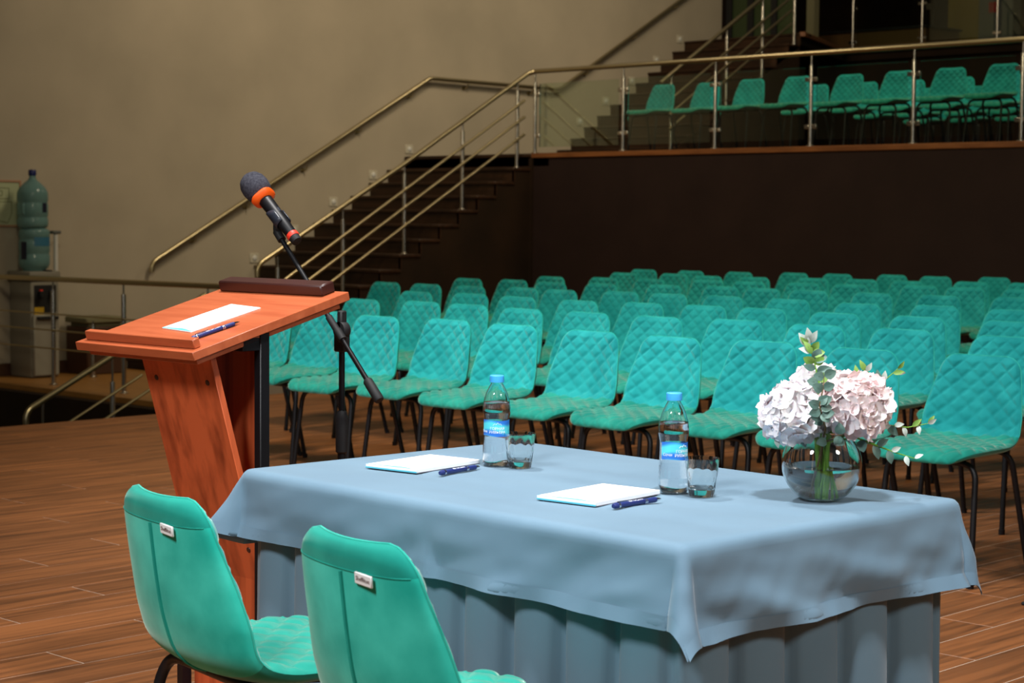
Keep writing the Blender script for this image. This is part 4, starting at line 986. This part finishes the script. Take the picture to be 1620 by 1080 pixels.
sprig([(-0.01, 0.16, -0.02), (-0.012, 0.24, -0.02), (-0.022, 0.285, -0.01), (-0.03, 0.315, 0.0)],
      [(0.42, 'round', 5, 1.2), (0.48, 'round', 170, 1.2), (0.5, 'greenround', 40, 1.2), (0.55, 'greenround', 10, 1.1), (0.6, 'round', 30, 1.3), (0.62, 'greylong', 15, 1.2), (0.74, 'greenround', 155, 1.2), (0.76, 'round', 20, 1.3), (0.84, 'greenround', 15, 1.2), (0.88, 'pale', 165, 1.2), (0.66, 'greylong', 165, 1.0), (0.72, 'greenround', 40, 1.1), (0.78, 'round', 60, 1.2), (0.85, 'long', 125, 1.1), (0.9, 'greenround', 50, 1.1), (0.95, 'pale', 130, 1.5), (1.0, 'pale', 100, 1.4), (1.0, 'pale', 60, 1.3), (0.97, 'long', 140, 0.9)],
      'tall sprig of pale and fresh green leaves rising above the blooms', 2)
sprig([(-0.002, 0.15, -0.05), (-0.014, 0.178, -0.075), (-0.020, 0.20, -0.082), (-0.012, 0.235, -0.078), (-0.01, 0.255, -0.07)],
      [(0.2, 'round', 205, 0.9), (0.3, 'round', 185, 1.15), (0.42, 'round', 200, 1.2), (0.46, 'round', 0, 1.1), (0.34, 'round', 10, 1.2), (0.36, 'round', -50, 1.1), (0.5, 'round', 165, 1.15), (0.52, 'round', 50, 1.1), (0.55, 'round', 25, 1.2), (0.75, 'round', 150, 1.2), (0.8, 'round', 15, 1.1), (0.98, 'round', 170, 1.1), (1.0, 'round', 20, 1.2)],
      'grey-green eucalyptus sprig of round leaves across the front of the blooms', 4, 'stem_brown')
sprig([(0.06, 0.17, 0.03), (0.10, 0.215, 0.03), (0.125, 0.235, 0.03), (0.155, 0.262, 0.03)],
      [(0.1, 'greenround', 60, 1.2), (0.15, 'round', 20, 1.2), (0.25, 'greenround', -20, 1.2), (0.28, 'pale', -40, 1.1), (0.45, 'greenround', -30, 1.0), (0.5, 'long', 110, 1.2), (0.2, 'greenround', 100, 1.2), (0.35, 'long', 60, 1.0), (0.4, 'greylong', 20, 1.1), (0.55, 'long', 120, 1.1), (0.6, 'greylong', 95, 1.3), (0.7, 'pale', 80, 1.0), (0.9, 'long', 10, 0.8), (0.95, 'pale', -10, 0.9), (1.0, 'long', 50, 0.7)],
      'upright green sprig leaning right of the blush bloom', 6)
sprig([(0.08, 0.15, -0.03), (0.12, 0.155, -0.035), (0.165, 0.150, -0.03), (0.205, 0.158, -0.03)],
      [(0.05, 'greenround', 70, 1.2), (0.1, 'greylong', 80, 1.2), (0.2, 'long', 35, 1.1), (0.25, 'pale', 75, 1.1), (0.15, 'greylong', 60, 1.1), (0.3, 'pale', -20, 0.9), (0.35, 'greylong', -45, 1.1), (0.45, 'pale', 10, 0.9), (0.6, 'pale', -70, 0.9), (0.75, 'long', 40, 0.8), (0.85, 'pale', -85, 0.8), (1.0, 'pale', 30, 0.8), (1.0, 'long', 50, 0.7)],
      'thin sprig with small pale leaves reaching out to the right', 9)
sprig([(0.06, 0.13, -0.035), (0.10, 0.115, -0.04), (0.14, 0.10, -0.035), (0.18, 0.088, -0.03)],
      [(0.1, 'round', -80, 1.2), (0.3, 'greylong', -70, 1.2), (0.35, 'greylong', 30, 1.0), (0.55, 'greylong', -75, 1.1), (0.6, 'pale', 20, 0.9), (0.85, 'pale', -75, 0.9), (1.0, 'pale', 25, 0.8)],
      'drooping sprig of grey-green leaves low on the right of the vase', 12)
sprig([(0.05, 0.19, 0.06), (0.08, 0.24, 0.055), (0.095, 0.255, 0.05)],
      [(0.3, 'long', 110, 1.1), (0.5, 'pale', 70, 1.0), (0.7, 'long', 100, 1.0), (0.8, 'greenround', 20, 1.0), (1.0, 'pale', 60, 0.9), (1.0, 'long', 120, 0.9)],
      'short green and white sprig peeping over the blush bloom', 15)
sprig([(-0.03, 0.13, -0.01), (-0.07, 0.13, -0.01), (-0.095, 0.125, -0.01)],
      [(0.2, 'greylong', -70, 1.0), (0.5, 'round', -95, 1.0), (1.0, 'pale', -75, 0.9), (1.0, 'pale', -50, 0.8)],
      'short sprig with two drooping leaves on the left of the vase', 18)
sprig([(0.00, 0.12, -0.04), (0.02, 0.135, -0.06), (0.03, 0.14, -0.065)],
      [(0.1, 'round', 190, 1.1), (0.5, 'round', -30, 1.2), (0.8, 'round', -100, 1.0), (0.9, 'round', 100, 1.2)],
      'dark eucalyptus leaves filling the gap between the two big blooms', 21, 'stem_brown')
for k in list(LEAF): LEAF[k].name = 'leaf'
